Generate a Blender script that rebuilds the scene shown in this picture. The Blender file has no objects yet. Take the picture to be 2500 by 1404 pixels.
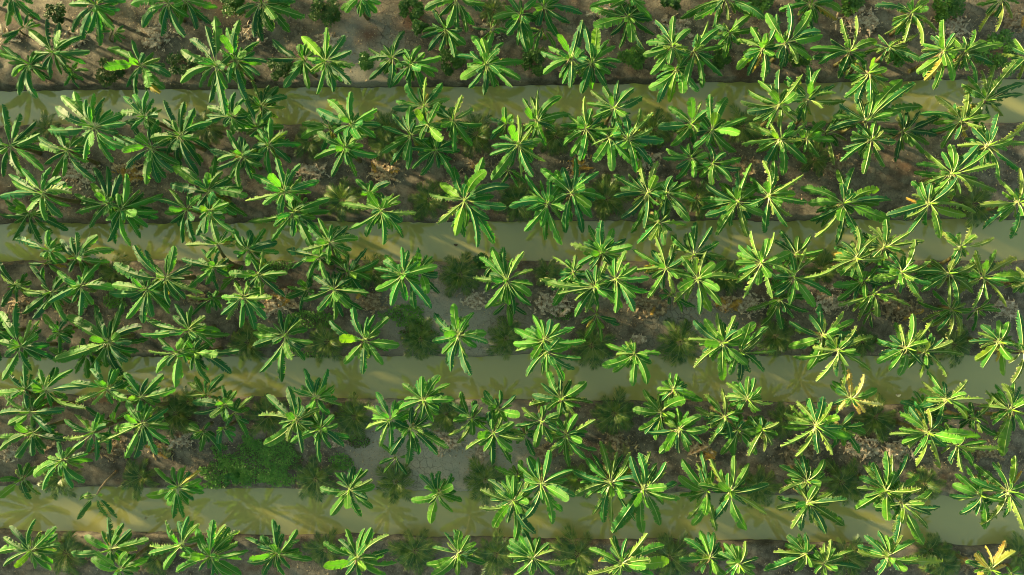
import bpy, math, random
import numpy as np
from mathutils import Vector, Matrix
R = math.radians

# ---------------------------------------------------------------- camera, sky, sun, exposure
HC = 34.0                      # height of the drone above the ground
TILT = R(2.0)
FPX = 1250.0 / 25.0 * HC       # focal length in pixels of the 2500 px wide photograph
scene = bpy.context.scene
COL = scene.collection
cam_d = bpy.data.cameras.new('camera')
cam = bpy.data.objects.new('camera', cam_d)
COL.objects.link(cam)
cam.location = (0, 0, HC)
cam.rotation_euler = (0, TILT, 0)
cam_d.sensor_width = 36.0
cam_d.lens = 36.0 * FPX / 2500.0
cam_d.clip_end = 1000
scene.camera = cam

SUN_EL = R(9)
SUN_AZ = (-0.90, 0.43)         # the sun stands to the left, a little towards the top of the picture
w = bpy.data.worlds.new('World')
scene.world = w
w.use_nodes = True
nt = w.node_tree
nt.nodes.clear()
wo = nt.nodes.new('ShaderNodeOutputWorld')
bg = nt.nodes.new('ShaderNodeBackground')
sk = nt.nodes.new('ShaderNodeTexSky')
sk.sky_type = 'NISHITA'
sk.sun_disc = False
sk.sun_elevation = SUN_EL
sk.sun_rotation = math.atan2(SUN_AZ[0], SUN_AZ[1])
sk.air_density = 1.0
sk.dust_density = 1.0
sk.ozone_density = 1.0
bg.inputs['Strength'].default_value = 0.105
wb = nt.nodes.new('ShaderNodeMix')          # the camera's warm white balance, the sun lamp's colour includes it too
wb.data_type = 'RGBA'
wb.blend_type = 'MULTIPLY'
wb.inputs[0].default_value = 1.0
wb.inputs[7].default_value = (1.12, 1.05, 0.70, 1)
nt.links.new(sk.outputs[0], wb.inputs[6])
nt.links.new(wb.outputs[2], bg.inputs['Color'])
nt.links.new(bg.outputs[0], wo.inputs['Surface'])

sun_d = bpy.data.lights.new('sun', 'SUN')
sun_d.energy = 5.0
sun_d.angle = R(2.0)
sun_d.color = (1.0, 0.80, 0.42)
sun = bpy.data.objects.new('sun', sun_d)
COL.objects.link(sun)
sdir = Vector((SUN_AZ[0], SUN_AZ[1], 0)).normalized() * math.cos(SUN_EL) + Vector((0, 0, math.sin(SUN_EL)))
sun.rotation_euler = sdir.to_track_quat('Z', 'Y').to_euler()
sun.location = (-30, 20, 30)

scene.view_settings.view_transform = 'Standard'
scene.view_settings.look = 'None'
scene.view_settings.gamma = 1.0
scene.view_settings.exposure = 2.22
scene.view_settings.use_curve_mapping = False
scene.render.engine = 'CYCLES'
scene.cycles.filter_width = 1.05
scene.cycles.max_bounces = 6
scene.cycles.transmission_bounces = 3
scene.cycles.diffuse_bounces = 3
scene.cycles.glossy_bounces = 2
scene.cycles.sample_clamp_indirect = 4.0


def at(px, py, z):
    """point at height z seen at pixel px, py of the 2500 x 1404 photograph"""
    u = (px - 1250.0) / FPX
    v = (702.0 - py) / FPX
    ct, st = math.cos(TILT), math.sin(TILT)
    d = Vector((u * ct - st, v, -u * st - ct))
    k = (z - HC) / d.z
    return Vector((d.x * k, d.y * k, z))


TX = {'A': 0, 'B': 600, 'C': 1200, 'D': 1800}
TY = {'0': 0, '1': 450, '2': 904}
Z = 2.8086


def px_of(tile, x, y):
    return TX[tile[0]] + x / Z, TY[tile[1]] + y / Z


# ---------------------------------------------------------------- helpers
def tag(o, label=None, cat=None, group=None, kind=None):
    if label: o['label'] = label
    if cat: o['category'] = cat
    if group: o['group'] = group
    if kind: o['kind'] = kind
    return o


def empty(name, loc):
    o = bpy.data.objects.new(name, None)
    o.empty_display_size = 0.2
    o.location = loc
    COL.objects.link(o)
    return o


def mesh_obj(name, verts, faces, mats, midx=None, parent=None, uvs=None, smooth=False, color=None):
    me = bpy.data.meshes.new(name)
    me.from_pydata([tuple(v) for v in verts], [], faces)
    for m in mats: me.materials.append(m)
    if midx is not None: me.polygons.foreach_set('material_index', midx)
    if uvs is not None:
        ul = me.uv_layers.new(name='UVMap')
        flat = np.array([uvs[i] for f in faces for i in f], dtype=np.float32).ravel()
        ul.data.foreach_set('uv', flat)
    if smooth: me.polygons.foreach_set('use_smooth', [True] * len(me.polygons))
    me.update()
    o = bpy.data.objects.new(name, me)
    COL.objects.link(o)
    if parent is not None: o.parent = parent
    if color is not None: o.color = color
    return o


def tube(path, radii, n=7, V=None, F=None, cap=True):
    V = [] if V is None else V
    F = [] if F is None else F
    base = len(V)
    for i, p in enumerate(path):
        t = (path[min(i + 1, len(path) - 1)] - path[max(i - 1, 0)]).normalized()
        a = t.orthogonal().normalized()
        if i and abs(a.dot(prev)) < 2:
            a = (prev - t * prev.dot(t)).normalized()
        prev = a
        b = t.cross(a)
        for k in range(n):
            an = 2 * math.pi * k / n
            V.append(p + (a * math.cos(an) + b * math.sin(an)) * radii[i])
    for i in range(len(path) - 1):
        for k in range(n):
            k2 = (k + 1) % n
            F.append((base + i * n + k, base + i * n + k2, base + (i + 1) * n + k2, base + (i + 1) * n + k))
    if cap:
        F.append(tuple(base + k for k in range(n))[::-1])
        F.append(tuple(base + (len(path) - 1) * n + k for k in range(n)))
    return V, F


class N:
    """tiny node builder"""
    def __init__(s, name):
        s.m = bpy.data.materials.new(name)
        s.m.use_nodes = True
        s.t = s.m.node_tree
        s.t.nodes.clear()
        s.out = s.t.nodes.new('ShaderNodeOutputMaterial')

    def n(s, typ, **kw):
        nd = s.t.nodes.new('ShaderNode' + typ)
        for k, v in kw.items():
            if k.startswith('i_'):
                key = k[2:]
                key = int(key) if key.isdigit() else key.replace('_', ' ')
                if hasattr(v, 'is_output') or isinstance(v, bpy.types.NodeSocket):
                    s.t.links.new(v, nd.inputs[key])
                else:
                    nd.inputs[key].default_value = v
            else:
                setattr(nd, k, v)
        return nd

    def mix(s, fac, a, b, mode='MIX'):
        nd = s.t.nodes.new('ShaderNodeMix')
        nd.data_type = 'RGBA'
        nd.blend_type = mode
        for sock, v in ((0, fac), (6, a), (7, b)):
            if isinstance(v, bpy.types.NodeSocket): s.t.links.new(v, nd.inputs[sock])
            else: nd.inputs[sock].default_value = v if sock == 0 or len(v) == 4 else (*v, 1)
        return nd.outputs[2]

    def math(s, op, a, b=0.0, clamp=False):
        nd = s.t.nodes.new('ShaderNodeMath')
        nd.operation = op
        nd.use_clamp = clamp
        for i, v in enumerate((a, b)):
            if isinstance(v, bpy.types.NodeSocket): s.t.links.new(v, nd.inputs[i])
            else: nd.inputs[i].default_value = v
        return nd.outputs[0]

    def ramp(s, fac, lo, hi):
        nd = s.t.nodes.new('ShaderNodeMapRange')
        nd.interpolation_type = 'SMOOTHSTEP'
        s.t.links.new(fac, nd.inputs[0])
        nd.inputs[1].default_value = lo
        nd.inputs[2].default_value = hi
        return nd.outputs[0]

    def noise(s, scale, vec=None, detail=4.0, rough=0.6):
        nd = s.n('TexNoise')
        nd.inputs['Scale'].default_value = scale
        nd.inputs['Detail'].default_value = detail
        nd.inputs['Roughness'].default_value = rough
        if vec is not None: s.t.links.new(vec, nd.inputs['Vector'])
        return nd.outputs['Fac']

    def link(s, a, b): s.t.links.new(a, b)


# ---------------------------------------------------------------- materials
def leaf_material():
    b = N('banana_leaf')
    info = b.n('ObjectInfo')
    uv = b.n('UVMap')
    sep = b.n('SeparateXYZ', i_0=uv.outputs[0])
    u, v = sep.outputs[0], sep.outputs[1]          # u along the leaf 0..1, v from midrib 0 to edge 1
    geo = b.n('NewGeometry')
    pos = geo.outputs['Position']
    rag = info.outputs['Alpha']
    # parallel side veins
    wv = b.n('TexWave', wave_type='BANDS', bands_direction='X')
    b.link(uv.outputs[0], wv.inputs['Vector'])
    wv.inputs['Scale'].default_value = 16.0
    wv.inputs['Distortion'].default_value = 1.5
    wv.inputs['Detail'].default_value = 2.0
    base = info.outputs['Color']
    n1 = b.noise(2.2, pos, 3.0)
    n2 = b.noise(14.0, pos, 3.0)
    c = b.mix(b.ramp(n1, 0.35, 0.7), base, b.mix(1.0, base, (1.25, 1.12, 0.55, 1), 'MULTIPLY'))
    c = b.mix(b.math('MULTIPLY', wv.outputs['Fac'], 0.25), c, b.mix(1.0, c, (0.5, 0.62, 0.6, 1), 'MULTIPLY'))
    # dry margin, stronger on ragged leaves
    e = b.math('ADD', v, b.math('MULTIPLY', b.math('SUBTRACT', n2, 0.5), 0.9))
    lim = b.math('SUBTRACT', 1.14, b.math('MULTIPLY', rag, 0.42))
    em = b.math('MULTIPLY', b.math('SUBTRACT', e, lim), 5.0, True)
    c = b.mix(em, c, (0.48, 0.40, 0.22, 1))
    # paler stripe beside the midrib
    rb = b.math('SUBTRACT', 1.0, b.math('MULTIPLY', v, 9.0), True)
    c = b.mix(b.math('MULTIPLY', rb, 0.35), c, (0.16, 0.28, 0.06, 1))
    # thin paler margin: an edge highlight put into the colour
    c = b.mix(b.math('MULTIPLY', b.ramp(v, 0.80, 0.97), 0.45), c, (0.22, 0.33, 0.10, 1))
    # underside is duller and paler
    under = b.mix(0.5, c, (0.17, 0.25, 0.13, 1))
    c = b.mix(geo.outputs['Backfacing'], c, under)
    bump = b.n('Bump')
    bump.inputs['Strength'].default_value = 0.5
    bump.inputs['Distance'].default_value = 0.02
    b.link(wv.outputs['Fac'], bump.inputs['Height'])
    p = b.n('BsdfPrincipled')
    b.link(c, p.inputs['Base Color'])
    p.inputs['Roughness'].default_value = 0.46
    p.inputs['Specular IOR Level'].default_value = 0.30
    b.link(bump.outputs[0], p.inputs['Normal'])
    tr = b.n('BsdfTranslucent')
    b.link(b.mix(1.0, c, (1.9, 1.9, 0.6, 1), 'MULTIPLY'), tr.inputs['Color'])
    mx = b.n('MixShader')
    mx.inputs[0].default_value = 0.33
    b.link(p.outputs[0], mx.inputs[1])
    b.link(tr.outputs[0], mx.inputs[2])
    b.link(mx.outputs[0], b.out.inputs[0])
    return b.m


def simple(name, col, col2=None, scale=8.0, rough=0.7, trans=0.0, use_obj=False, bump=0.0, thr=(0.35, 0.65)):
    b = N(name)
    geo = b.n('NewGeometry')
    pos = geo.outputs['Position']
    n1 = b.noise(scale, pos, 5.0)
    c = b.mix(b.ramp(n1, *thr), col, col2 or col)
    if use_obj:
        info = b.n('ObjectInfo')
        c = b.mix(1.0, c, info.outputs['Color'], 'MULTIPLY')
    p = b.n('BsdfPrincipled')
    b.link(c, p.inputs['Base Color'])
    p.inputs['Roughness'].default_value = rough
    if bump:
        bp = b.n('Bump')
        bp.inputs['Strength'].default_value = bump
        bp.inputs['Distance'].default_value = 0.03
        b.link(n1, bp.inputs['Height'])
        b.link(bp.outputs[0], p.inputs['Normal'])
    sh = p.outputs[0]
    if trans:
        tr = b.n('BsdfTranslucent')
        b.link(b.mix(1.0, c, (1.6, 1.6, 0.7, 1), 'MULTIPLY'), tr.inputs['Color'])
        mx = b.n('MixShader')
        mx.inputs[0].default_value = trans
        b.link(sh, mx.inputs[1])
        b.link(tr.outputs[0], mx.inputs[2])
        sh = mx.outputs[0]
    b.link(sh, b.out.inputs[0])
    return b.m


M_LEAF = leaf_material()
M_RIB = simple('leaf_midrib', (0.26, 0.38, 0.11), (0.36, 0.42, 0.17), 3.0, 0.4, 0.15)
M_STEM = simple('banana_stem', (0.13, 0.15, 0.05), (0.10, 0.065, 0.03), 5.0, 0.6, bump=0.3)
M_DRYSTEM = simple('dry_stem', (0.16, 0.11, 0.06), (0.28, 0.21, 0.13), 9.0, 0.9, bump=0.4)
M_FRUIT = simple('green_fruit', (0.16, 0.24, 0.04), (0.22, 0.28, 0.06), 12.0, 0.5)
M_PALM = simple("palm_leaflet", (0.022, 0.105, 0.020), (0.140, 0.215, 0.035), 3.0, 0.45, 0.3)
M_PALMRIB = simple('palm_rib', (0.26, 0.30, 0.07), (0.20, 0.22, 0.06), 6.0, 0.5)
M_SHRUB = simple('shrub_leaf', (0.020, 0.095, 0.014), (0.060, 0.17, 0.022), 3.0, 0.5, 0.25, use_obj=True)
M_TWIG = simple('twig', (0.10, 0.07, 0.045), (0.16, 0.12, 0.08), 20.0, 0.9)
M_DRY = simple('dry_leaf', (0.42, 0.37, 0.29), (0.17, 0.125, 0.08), 7.0, 0.85, 0.1, use_obj=True, bump=0.2)
M_WEED = simple("weed_leaf", (0.060, 0.200, 0.022), (0.140, 0.31, 0.040), 2.5, 0.5, 0.25)
M_WEEDR = simple('brown_weed_leaf', (0.075, 0.070, 0.025), (0.055, 0.11, 0.03), 2.5, 0.65, 0.15)
M_YLEAF = simple('yellow_leaf', (0.45, 0.28, 0.05), (0.30, 0.16, 0.03), 5.0, 0.7, 0.2)
M_GLEAF = simple('fallen_green_leaf', (0.10, 0.15, 0.045), (0.14, 0.14, 0.05), 4.0, 0.7, 0.2)

# ---------------------------------------------------------------- survey of the plantation
# tile  cx,cy size : leaf tips.  size T tall / M middle / S low sucker; letter on a tip: b fresh, w short broad upright,
# p pale ragged, y yellow.  coordinates are read in 700 x 500 px tiles enlarged 2.8086 times.
BANANAS = """
A0 90,-30 M: 60,75 45,165 140,165 265,125 20,40 200,-40
A0 160,185 S: 100,100 190,100 20,240 290,260 30,290
A0 365,360 M: 205,215b 320,140 400,165 415,220bw 550,250 600,350 440,440 345,530 215,460 480,400
A0 200,440 M: -60,350 60,430 90,520b 130,640 250,660 190,590 10,370 320,465 20,320
A0 480,490 S: 440,580 540,600 600,480 570,540 410,450 530,430
A0 650,30 M: 480,30 645,80bw 560,260 600,215 815,60 775,190 540,0 680,300 750,-40 850,10 500,210
A0 775,210 S: 670,170 700,210 850,205b 855,260 830,285
A0 1150,15 M: 910,30 1020,65b 985,180 1105,235 1260,240 1290,110 1060,-40 1180,-60
A0 1270,0 M: 1340,85 1440,155 1480,45 1230,160 1340,190 1400,-40 1180,-60
A0 960,450 M: 905,285 745,340 715,465bw 885,410bw 1090,400p 1160,520 1120,600 1020,600bw 870,590 935,650 1090,630y
A0 1480,450 T: 1410,190 1310,280 1255,345 1250,560b 1370,590 1435,690 1550,600b 1540,770 1540,460w 1470,130 1400,400w 1300,400
A0 1610,410 T: 1640,150 1520,240bw 1610,220w 1770,290 1820,420 1770,510 1730,540 1680,670 1690,370w 1560,200 1570,560
B0 110,20 M: 0,110b 60,240 110,270 180,205 290,210 390,110 200,130w -60,80 330,10 300,60 110,-60
A0 640,870 T: 430,670b 515,640 640,650 710,680 390,740 345,885 480,810b 850,780 850,845 630,1000w 765,1100 850,1000 590,690 580,1080
A0 460,1030 T: 270,940 280,990b 310,1120 360,1200 430,1200 600,1100 600,930 400,900 640,1230 350,870
A0 60,1000 T: 15,730 130,790 235,840 260,920 290,1030 280,1160 160,1200 -60,900 -80,1040 20,1200 170,960 30,860
A0 1040,1010 T: 900,860 790,940 840,1040bw 870,1150 1000,1250 1090,1240 1180,1170 1220,1120 1020,1110w 1080,830 1130,1210
A0 1230,930 T: 1125,700 1260,710 1325,750 1440,840 1440,1030 1365,1130 1350,1190 1230,1150 1040,950b 1120,820 1190,1030w
A0 990,800 T: 850,670 910,660 1010,630 1045,680 820,780 1010,880b 1080,790 900,880 860,830
A0 1590,800 T: 1590,690 1430,740 1420,790 1610,640 1690,660 1650,730bw 1370,880 1540,850 1620,890 1740,860
A0 1790,730 M: 1725,560p 1840,590 1900,600 1960,670 1950,735p 1715,700p 1690,650 1800,810
A0 1660,1070 T: 1445,1025 1490,1150 1580,1210 1640,1270 1720,1220 1500,1100 1610,1030bw 1560,900 1700,1000 1800,1070 1790,1130 1640,940
B0 155,1000 T: 165,820 280,905p 370,990 300,1110 165,1190 60,930 20,1130 90,890 50,1010
B0 80,870 M: -20,660 120,830bw 170,770 250,870 -10,800 30,930 -60,740b -90,880
A1 290,60 T: 185,-70b 345,-110 480,60p 420,215 200,180w 310,240 70,-60 0,85 90,-20 150,-100 440,-10
A1 200,200 M: 0,200 110,160bw 90,375 280,400 350,330 450,310 100,260 40,110
A1 740,130 T: 520,70 530,190 625,5b 730,-110 640,-100 620,290 560,130 720,210w 700,30 820,-60
A1 820,170 T: 790,395 890,410 950,360 940,190bw 1000,290 1070,185 1100,70 950,40p 860,-60 800,-30 740,380 730,250w
A1 1420,50 T: 1190,-110b 1430,-80bw 1470,-180 1560,10 1680,80 1650,20 1250,-100 1610,200 1680,210 1560,-30 1180,0 1330,-20w
A1 1280,170 M: 1060,105 1135,195b 1170,260 1250,390 1330,390 1200,60 1160,40p 1380,80w 1330,240w
A1 1430,180 T: 1590,320 1490,390 1440,250w 1520,200 1400,330 1560,130 1350,340 1470,60w
B1 260,50 T: 160,-70bw 50,-60 10,110p 120,140w 210,-170 370,-130 285,-100 490,-20 440,50 320,110w 130,20
B1 330,190 T: 30,250p 180,380 320,350 430,140 490,310 450,430 560,100 490,150b 560,180 210,230w 390,340
B0 800,-20 M: 660,60b 690,80b 780,110 850,110 890,85 920,20 640,-20 740,-80
B0 545,420 T: 555,200 390,260b 670,250 715,350 740,445p 710,570 595,620 490,630 460,440w 620,540 520,480
B0 400,410 M: 195,275 160,400 270,590 430,600 350,320 470,500 330,430 440,300
B0 1130,430 M: 1195,320b 1330,390 1310,480 1285,520b 1210,610 1120,650 1010,580 1110,420w 1090,340 1200,470w
B0 1000,400 M: 850,330 850,410 855,535 985,590 1080,220 1010,310w 930,350b 1120,350
B0 1645,440 T: 1440,390 1480,530b 1535,595 1630,640 1700,590 1820,590 1870,540 1890,420 1550,250 1620,270b 1740,340w 1740,500w 1690,230 1760,300 1730,580 1640,360bw 1590,490
B0 1440,-10 M: 1240,60 1350,0b 1610,70 1510,210 1560,160 1450,190 1380,180 1630,20 1200,-20
B0 1370,200 M: 1310,90 1215,220 1210,250 1255,340 1330,340 1290,60 1465,310 1430,380 1500,300 1480,200
C0 200,95 M: 20,120b 100,40 220,80bw 110,230 180,300 265,320 265,150w 300,0 120,-20 240,340
C0 360,40 M: 290,100 490,130 530,150 610,90 450,240 320,-40 430,-30
C0 350,200 S: 300,340 430,320 250,280 460,240 330,250 260,200
B0 1680,200 S: 1660,90 1560,180 1620,270 1830,230 1720,130
B0 725,850 T: 720,640 570,690 890,750 915,855 870,800b 775,950w 500,750 640,790b 880,940 800,830w 700,930
B0 680,1010 T: 500,910 480,1080 590,1200 755,1200 890,1060 830,930p 680,890 615,1020bw 700,1120 570,950 760,1080
B0 580,880 M: 395,850 390,940b 500,750 650,850 520,1020 600,800w
B0 1220,730 T: 1115,580 1235,540p 1340,575 1390,680p 1015,740 1040,690 1130,790 1280,650
B0 1420,820 M: 1480,660p 1550,745p 1610,845 1545,990 1425,1030 1310,780b 1330,860bw 1400,740 1290,770 1380,900
B0 1130,930 T: 1010,790 945,870 940,1040 1000,1120 1110,1150 1220,1000p 1130,740 1080,800 1200,890p 1040,960b 1090,1090
B0 1300,1030 T: 1270,900 1435,960 1410,1090 1415,1210 1150,1150 1120,1010 1330,970w 1250,1130 1460,1030 1200,1190
B0 1250,850 T: 1170,750bw 1320,710 1240,900 1350,960bw 1300,780 1190,820 1200,950
C0 545,400 T: 350,355 365,500b 490,565 540,590 450,240bw 620,150 520,380bw 650,400w 590,220 400,320 600,330w
C0 690,430 T: 880,425 790,590 620,630 570,470w 840,320b 640,190 720,190bw 800,280 850,460 680,300w 720,320
C0 940,110 M: 700,180bw 1110,230 880,320 960,290bw 1040,320 1095,130 690,40 850,60 950,50w 1050,90 820,230
C0 950,-10 M: 690,40 820,50 1095,130 850,-40 1000,-60 1050,20
C0 1240,315 T: 1130,145 1250,120 1355,205 1050,370b 1100,340 1350,370 1220,430 1100,500 1070,290 1180,240
C0 1390,350 T: 1480,155p 1550,205 1590,310 1575,510 1440,590 1340,570 1280,400 1410,300bw 1300,450
C0 1270,470 T: 1090,600b 1150,690 1225,690b 1310,640bw 1410,620 1150,470b 1370,430 1330,560 1280,560w
C0 1600,-10 M: 1310,120 1400,120 1520,80 1540,180 1670,90p 1820,90 1450,60b 1860,120 1570,-70
C0 1635,220 M: 1600,390b 1530,170 1760,110b 1820,190 1560,310 1680,130 1700,300
D0 180,330 T: -40,280p 10,470b 180,540 100,190 265,110 200,270w 150,300w 80,510 210,500 250,380bw 60,380
D0 335,290 T: 500,80b 570,240b 505,400b 280,400w 410,430p 350,40 210,100b 370,180 560,220 260,230w
D0 510,20 M: 650,0 700,70b 680,130y 545,150 430,90 360,50 300,70 530,210
D0 780,350 M: 720,140p 815,120p 950,285b 515,335 570,430 880,440 530,390 700,370
D0 800,440 S: 710,480 760,500 850,510 870,400 930,350 740,420
D0 1195,90 T: 1020,225p 1150,280p 1270,300p 1360,210p 1200,0 1310,10b 960,40 1270,40w 1100,60
D0 1050,320 M: 1235,235p 1270,410 1130,270p 1200,420 1160,400 960,360p
D0 1420,350 T: 1415,145b 1405,250bw 1240,490b 1435,450bw 1350,600 1260,400 1480,540b 1290,540y 1280,300
D0 1560,360 T: 1630,210 1700,290b 1810,305b 1750,440 1640,560 1500,450p 1600,400w 1480,260 1590,480
D0 1820,0 M: 1670,210p 1780,205p 1885,120p 1715,90 1650,30 1930,20 1750,-40
D0 2000,380 M: 1910,270b 1825,460 1850,520 1900,330
D0 900,500 T: 930,400bw 1020,470b 790,580p 745,660 820,700 910,690 1040,640p 990,690
D0 290,720 T: 150,560 290,490 440,520p 85,620 40,690p 80,760 400,640bw 400,830p 230,630bw 440,690 210,870 120,820
D0 490,680 T: 490,460 570,480 660,590 670,640p 735,685p 585,740pw 500,570bw 350,530 330,560
D0 295,955 T: 310,740p 90,850p 40,985p 190,1130 310,1190 465,1110 470,830p 380,900 230,900
D0 480,950 M: 600,840b 655,960b 560,900bw 510,1040b 460,1040 560,1070 440,900b
D0 610,910 M: 710,750 665,1120p 745,960p 830,860 640,1020p 780,780
D0 890,830 T: 920,600 715,715 1205,585 1120,560b 1095,770b 1070,650b 1250,740 640,880 760,760 830,720
D0 925,960 T: 955,820 1060,940p 1080,970 1010,1130 870,1180 720,1100 735,1020 800,900 1000,900p
D0 1140,900 M: 1385,800 1360,920 1310,980b 1290,1050 1090,1100 1250,770 1170,760 1110,760 1200,1000b
D0 1545,830 T: 1370,665p 1580,590p 1640,890p 1410,1010 1310,900 1270,785 1690,690p 1730,800b 1500,950
D0 1705,690 T: 1800,545b 1950,650 1820,790p 1590,530 1550,580 1680,490p 1770,460p 1900,440p 1960,580 1620,620
D0 1725,1000 T: 1520,1000p 1790,790 1960,850p 1960,980 1790,1220 1950,1170 1880,950 1620,880 1720,900
D0 1475,1190 T: 1460,1000 1300,1040p 1240,1130 1650,1000 1715,1040 1760,1130p 1640,1220 1600,1310p 1765,1300p 1340,1340 1530,1320 1400,1180
D1 1320,130 T: 1040,210 1180,330 1390,355b 1555,205b 1450,110b 1620,190p 1230,130w 1330,0 1500,-40 1250,20
D1 730,130 T: 545,350p 590,230b 500,130b 680,400 800,-100 960,40b 960,140b 1030,240b 870,400 700,250bw 1040,110 450,30 720,0w 510,240 690,-90b 800,60w 780,30w
D1 1930,120 T: 1680,140p 1700,300 1880,360 1800,-30p 1940,-100p 1960,210 1990,60 1900,60w
C1 385,130 T: 135,150 210,110b 235,310 370,370 500,170w 240,-60 415,75bw 490,0 480,400 340,280 400,-60 340,-20
C1 545,60 T: 570,-170 725,-80 770,95 675,150b 680,220 640,10bw 620,320 510,320 450,-90b 350,-100
C1 1070,60 T: 850,-60 850,80 900,220 1050,290 1220,160p 1130,-60bw 1020,-160p 1140,-150p 1250,0b 1290,60 960,320
C1 1200,60 T: 1350,240 1390,110 1180,230 1360,-20 1360,85b 1240,-50 1330,190 1250,150
C1 1690,120 T: 1480,0 1440,170 1450,105 1560,280b 1550,340 1755,350p 1700,20bw 1840,10b 1860,200b 1690,-90 1780,-130 1480,210
D1 215,80 T: 390,70b 370,210p 340,280 190,320 470,120 250,-150 175,-150p 440,-60p 90,-50 300,150w
B1 1500,110 T: 1270,65p 1320,265p 1440,340b 1690,395 1580,415 1790,20 1770,150 1340,0b 1430,-110 1620,-170 1650,-90bw 1650,170p 1500,350 1510,0w 1580,240
B1 930,180 T: 655,130p 720,300 830,350 940,400 1070,360 1155,190p 1050,80p 1000,90b 840,50bw 870,200w
B1 850,60 M: 760,-30 860,-20 980,-10 940,110 800,60 900,20w
C0 1370,1080 T: 1185,1080 1210,1020 1385,1210b 1270,1220 1475,1050b 1300,1000 1420,1000
C0 1520,1120 T: 1700,1080 1430,1210b 1515,1260b 1640,1240 1490,1000 1700,1150 1600,1050
C0 185,990 T: 180,800p 335,960 360,1100p 280,1200 205,1200p 10,1220 0,1060 130,860bw 10,1000 60,940 100,1050
C0 310,830 T: 320,620p 270,670p 475,670 530,785 440,900p 240,740bw 330,890bw 380,710 220,680 370,990
C0 100,850 M: 0,810 90,740 10,910 140,790b 0,950
C0 110,1170 S: 80,1150b 60,1220 180,1280 40,1300 230,1250 150,1100
C0 650,880 T: 640,670p 520,780p 500,990 545,1060 610,1090 730,1010p 790,730 840,880p 480,860 600,800
C0 840,740 T: 690,625p 770,600 870,560 970,610 1020,665 660,710 920,790bw 700,800 820,640p
C0 810,940 T: 700,1110bw 825,1160b 960,1110 870,870bw 720,900 900,1030
C0 935,950 T: 1015,750p 1100,780p 1095,880p 1170,965 1095,1130 990,1170 860,840 1040,1000
C0 1510,890 T: 1700,920bw 1610,680 1500,660 1740,810 1590,1040p 1390,1010 1670,1030 1530,770bw 1440,840
C0 1370,850 T: 1365,670bw 1220,740 1155,870 1235,990b 1350,870bw 1440,700p 1270,800 1480,760 1400,960
A1 330,450 T: 110,380 330,320 370,390 300,510p 440,530 200,420
A1 520,505 T: 415,385 515,335 660,360 770,455 740,530 570,440w
A1 350,740 T: 170,740b 210,570 110,680p 160,880 230,910 440,930 510,720 430,640 300,850
A1 110,690 M: 10,620p 10,830 0,540 70,720 60,640p 110,800
A1 550,695 T: 400,600 675,545 690,640p 770,715 630,820 545,890 340,800 440,760
A1 320,540 S: 200,540 300,680 440,530 330,440 400,600b 370,500
A1 1130,640 T: 1000,460 1190,435 1210,520p 1040,560 1380,740p 1160,820 930,430 1300,560 800,545 1260,780
A1 1000,720 T: 780,690b 760,740 785,575 870,910 980,940 1040,900 1150,880 1140,770 890,600 1020,650
A1 1460,570 T: 1255,515 1300,700 1440,530bw 1380,450 1500,460 1410,680 1550,560p 1490,720
A1 1700,450 T: 1605,310 1705,320 1810,310 1890,400 1900,470 1620,400p 1700,560bw
A1 1490,410 T: 1280,415p 1550,370 1560,310 1380,350 1420,500
A1 1770,620 T: 1800,450p 1960,610 1940,760 1790,760p 1700,600p 1580,610b 1840,550 1700,700
A1 1600,640 S: 1530,660b 1640,700 1570,560b 1660,560 1520,720b 1640,740b
A1 1450,780 M: 1285,760p 1320,890 1430,880 1490,730 1500,820
A1 1660,770 T: 1700,700p 1855,770p 1810,920 1740,985 1645,970 1560,920p 1525,770 1520,890
A1 740,1080 T: 650,840 830,830 960,980 620,1050bw 470,920b 490,1130b 380,1200b 620,1250 830,1240p 940,1140 510,950 870,1330 810,1020bw
A1 600,1150 M: 520,1290 600,1320b 350,1130 510,1190p 560,1060 690,1240
A1 140,1110 T: 0,890 110,830 200,940p 330,1100 210,1270 20,1330 370,1210 0,1080b 260,940p 40,1180 150,1050bw
A1 -40,1000 T: 60,1040 80,1100 20,900 0,1200
A1 400,1010 M: 430,950 320,1070 400,1150 300,900b 340,960b 480,1080 460,1040 480,900
A1 1290,1000 T: 1010,920 980,1020 1050,1050 1270,970bw 1400,910p 1560,1030 1450,1110 1500,1010b 1200,830 1310,840 1180,1000
A1 1220,1150 T: 1080,1290 1200,1380b 1030,1140p 1240,1320b 1150,1240 1090,1060 1250,1060bw
A1 1330,1150 T: 1490,1170bw 1620,1140 1570,1290 1430,1350 1380,1310 1310,1270 1380,1060w 1280,1080w
B1 270,1040 T: 230,870 290,900 380,930p 80,970b 60,1020b 450,1080 395,1200 245,1340 100,1280 280,1040bw 320,1200w 60,1105 190,960p
B1 570,400 T: 500,240 690,290 760,375 430,270 690,490p 460,470b 400,450p
B1 500,500 T: 290,455 325,575 500,470bw 550,640b 400,530 430,640
B1 700,600 T: 650,410p 825,445 900,520 850,650 820,760 570,500 740,520w 680,700
B1 600,720 T: 600,600 455,620 400,790 500,860 605,920 710,840b 830,745 730,640 790,850 660,900 590,725bw
B1 420,720 M: 290,700 280,770 370,860 470,570 440,640
B1 1070,620 T: 960,490 1110,460 1070,440 1300,565b 890,580 900,720 1000,820 1100,790 1260,840 1085,640bw
B1 1190,600 M: 1190,470bw 1275,500 1310,630 1320,740 1240,750bw 1160,840 1180,440 1140,560
B1 1790,660 T: 1690,440 1610,510 1570,640p 1770,440 1900,470p 1960,590p 1960,690 1945,760b 1835,880 1650,840 1770,665bw 1950,820
B1 1790,800 S: 1700,890 1920,890 1810,960b 1690,830b 1870,820 1830,900 1730,770b
B1 1700,560 M: 1620,570 1650,730 1640,640 1700,470 1760,500b
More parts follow.
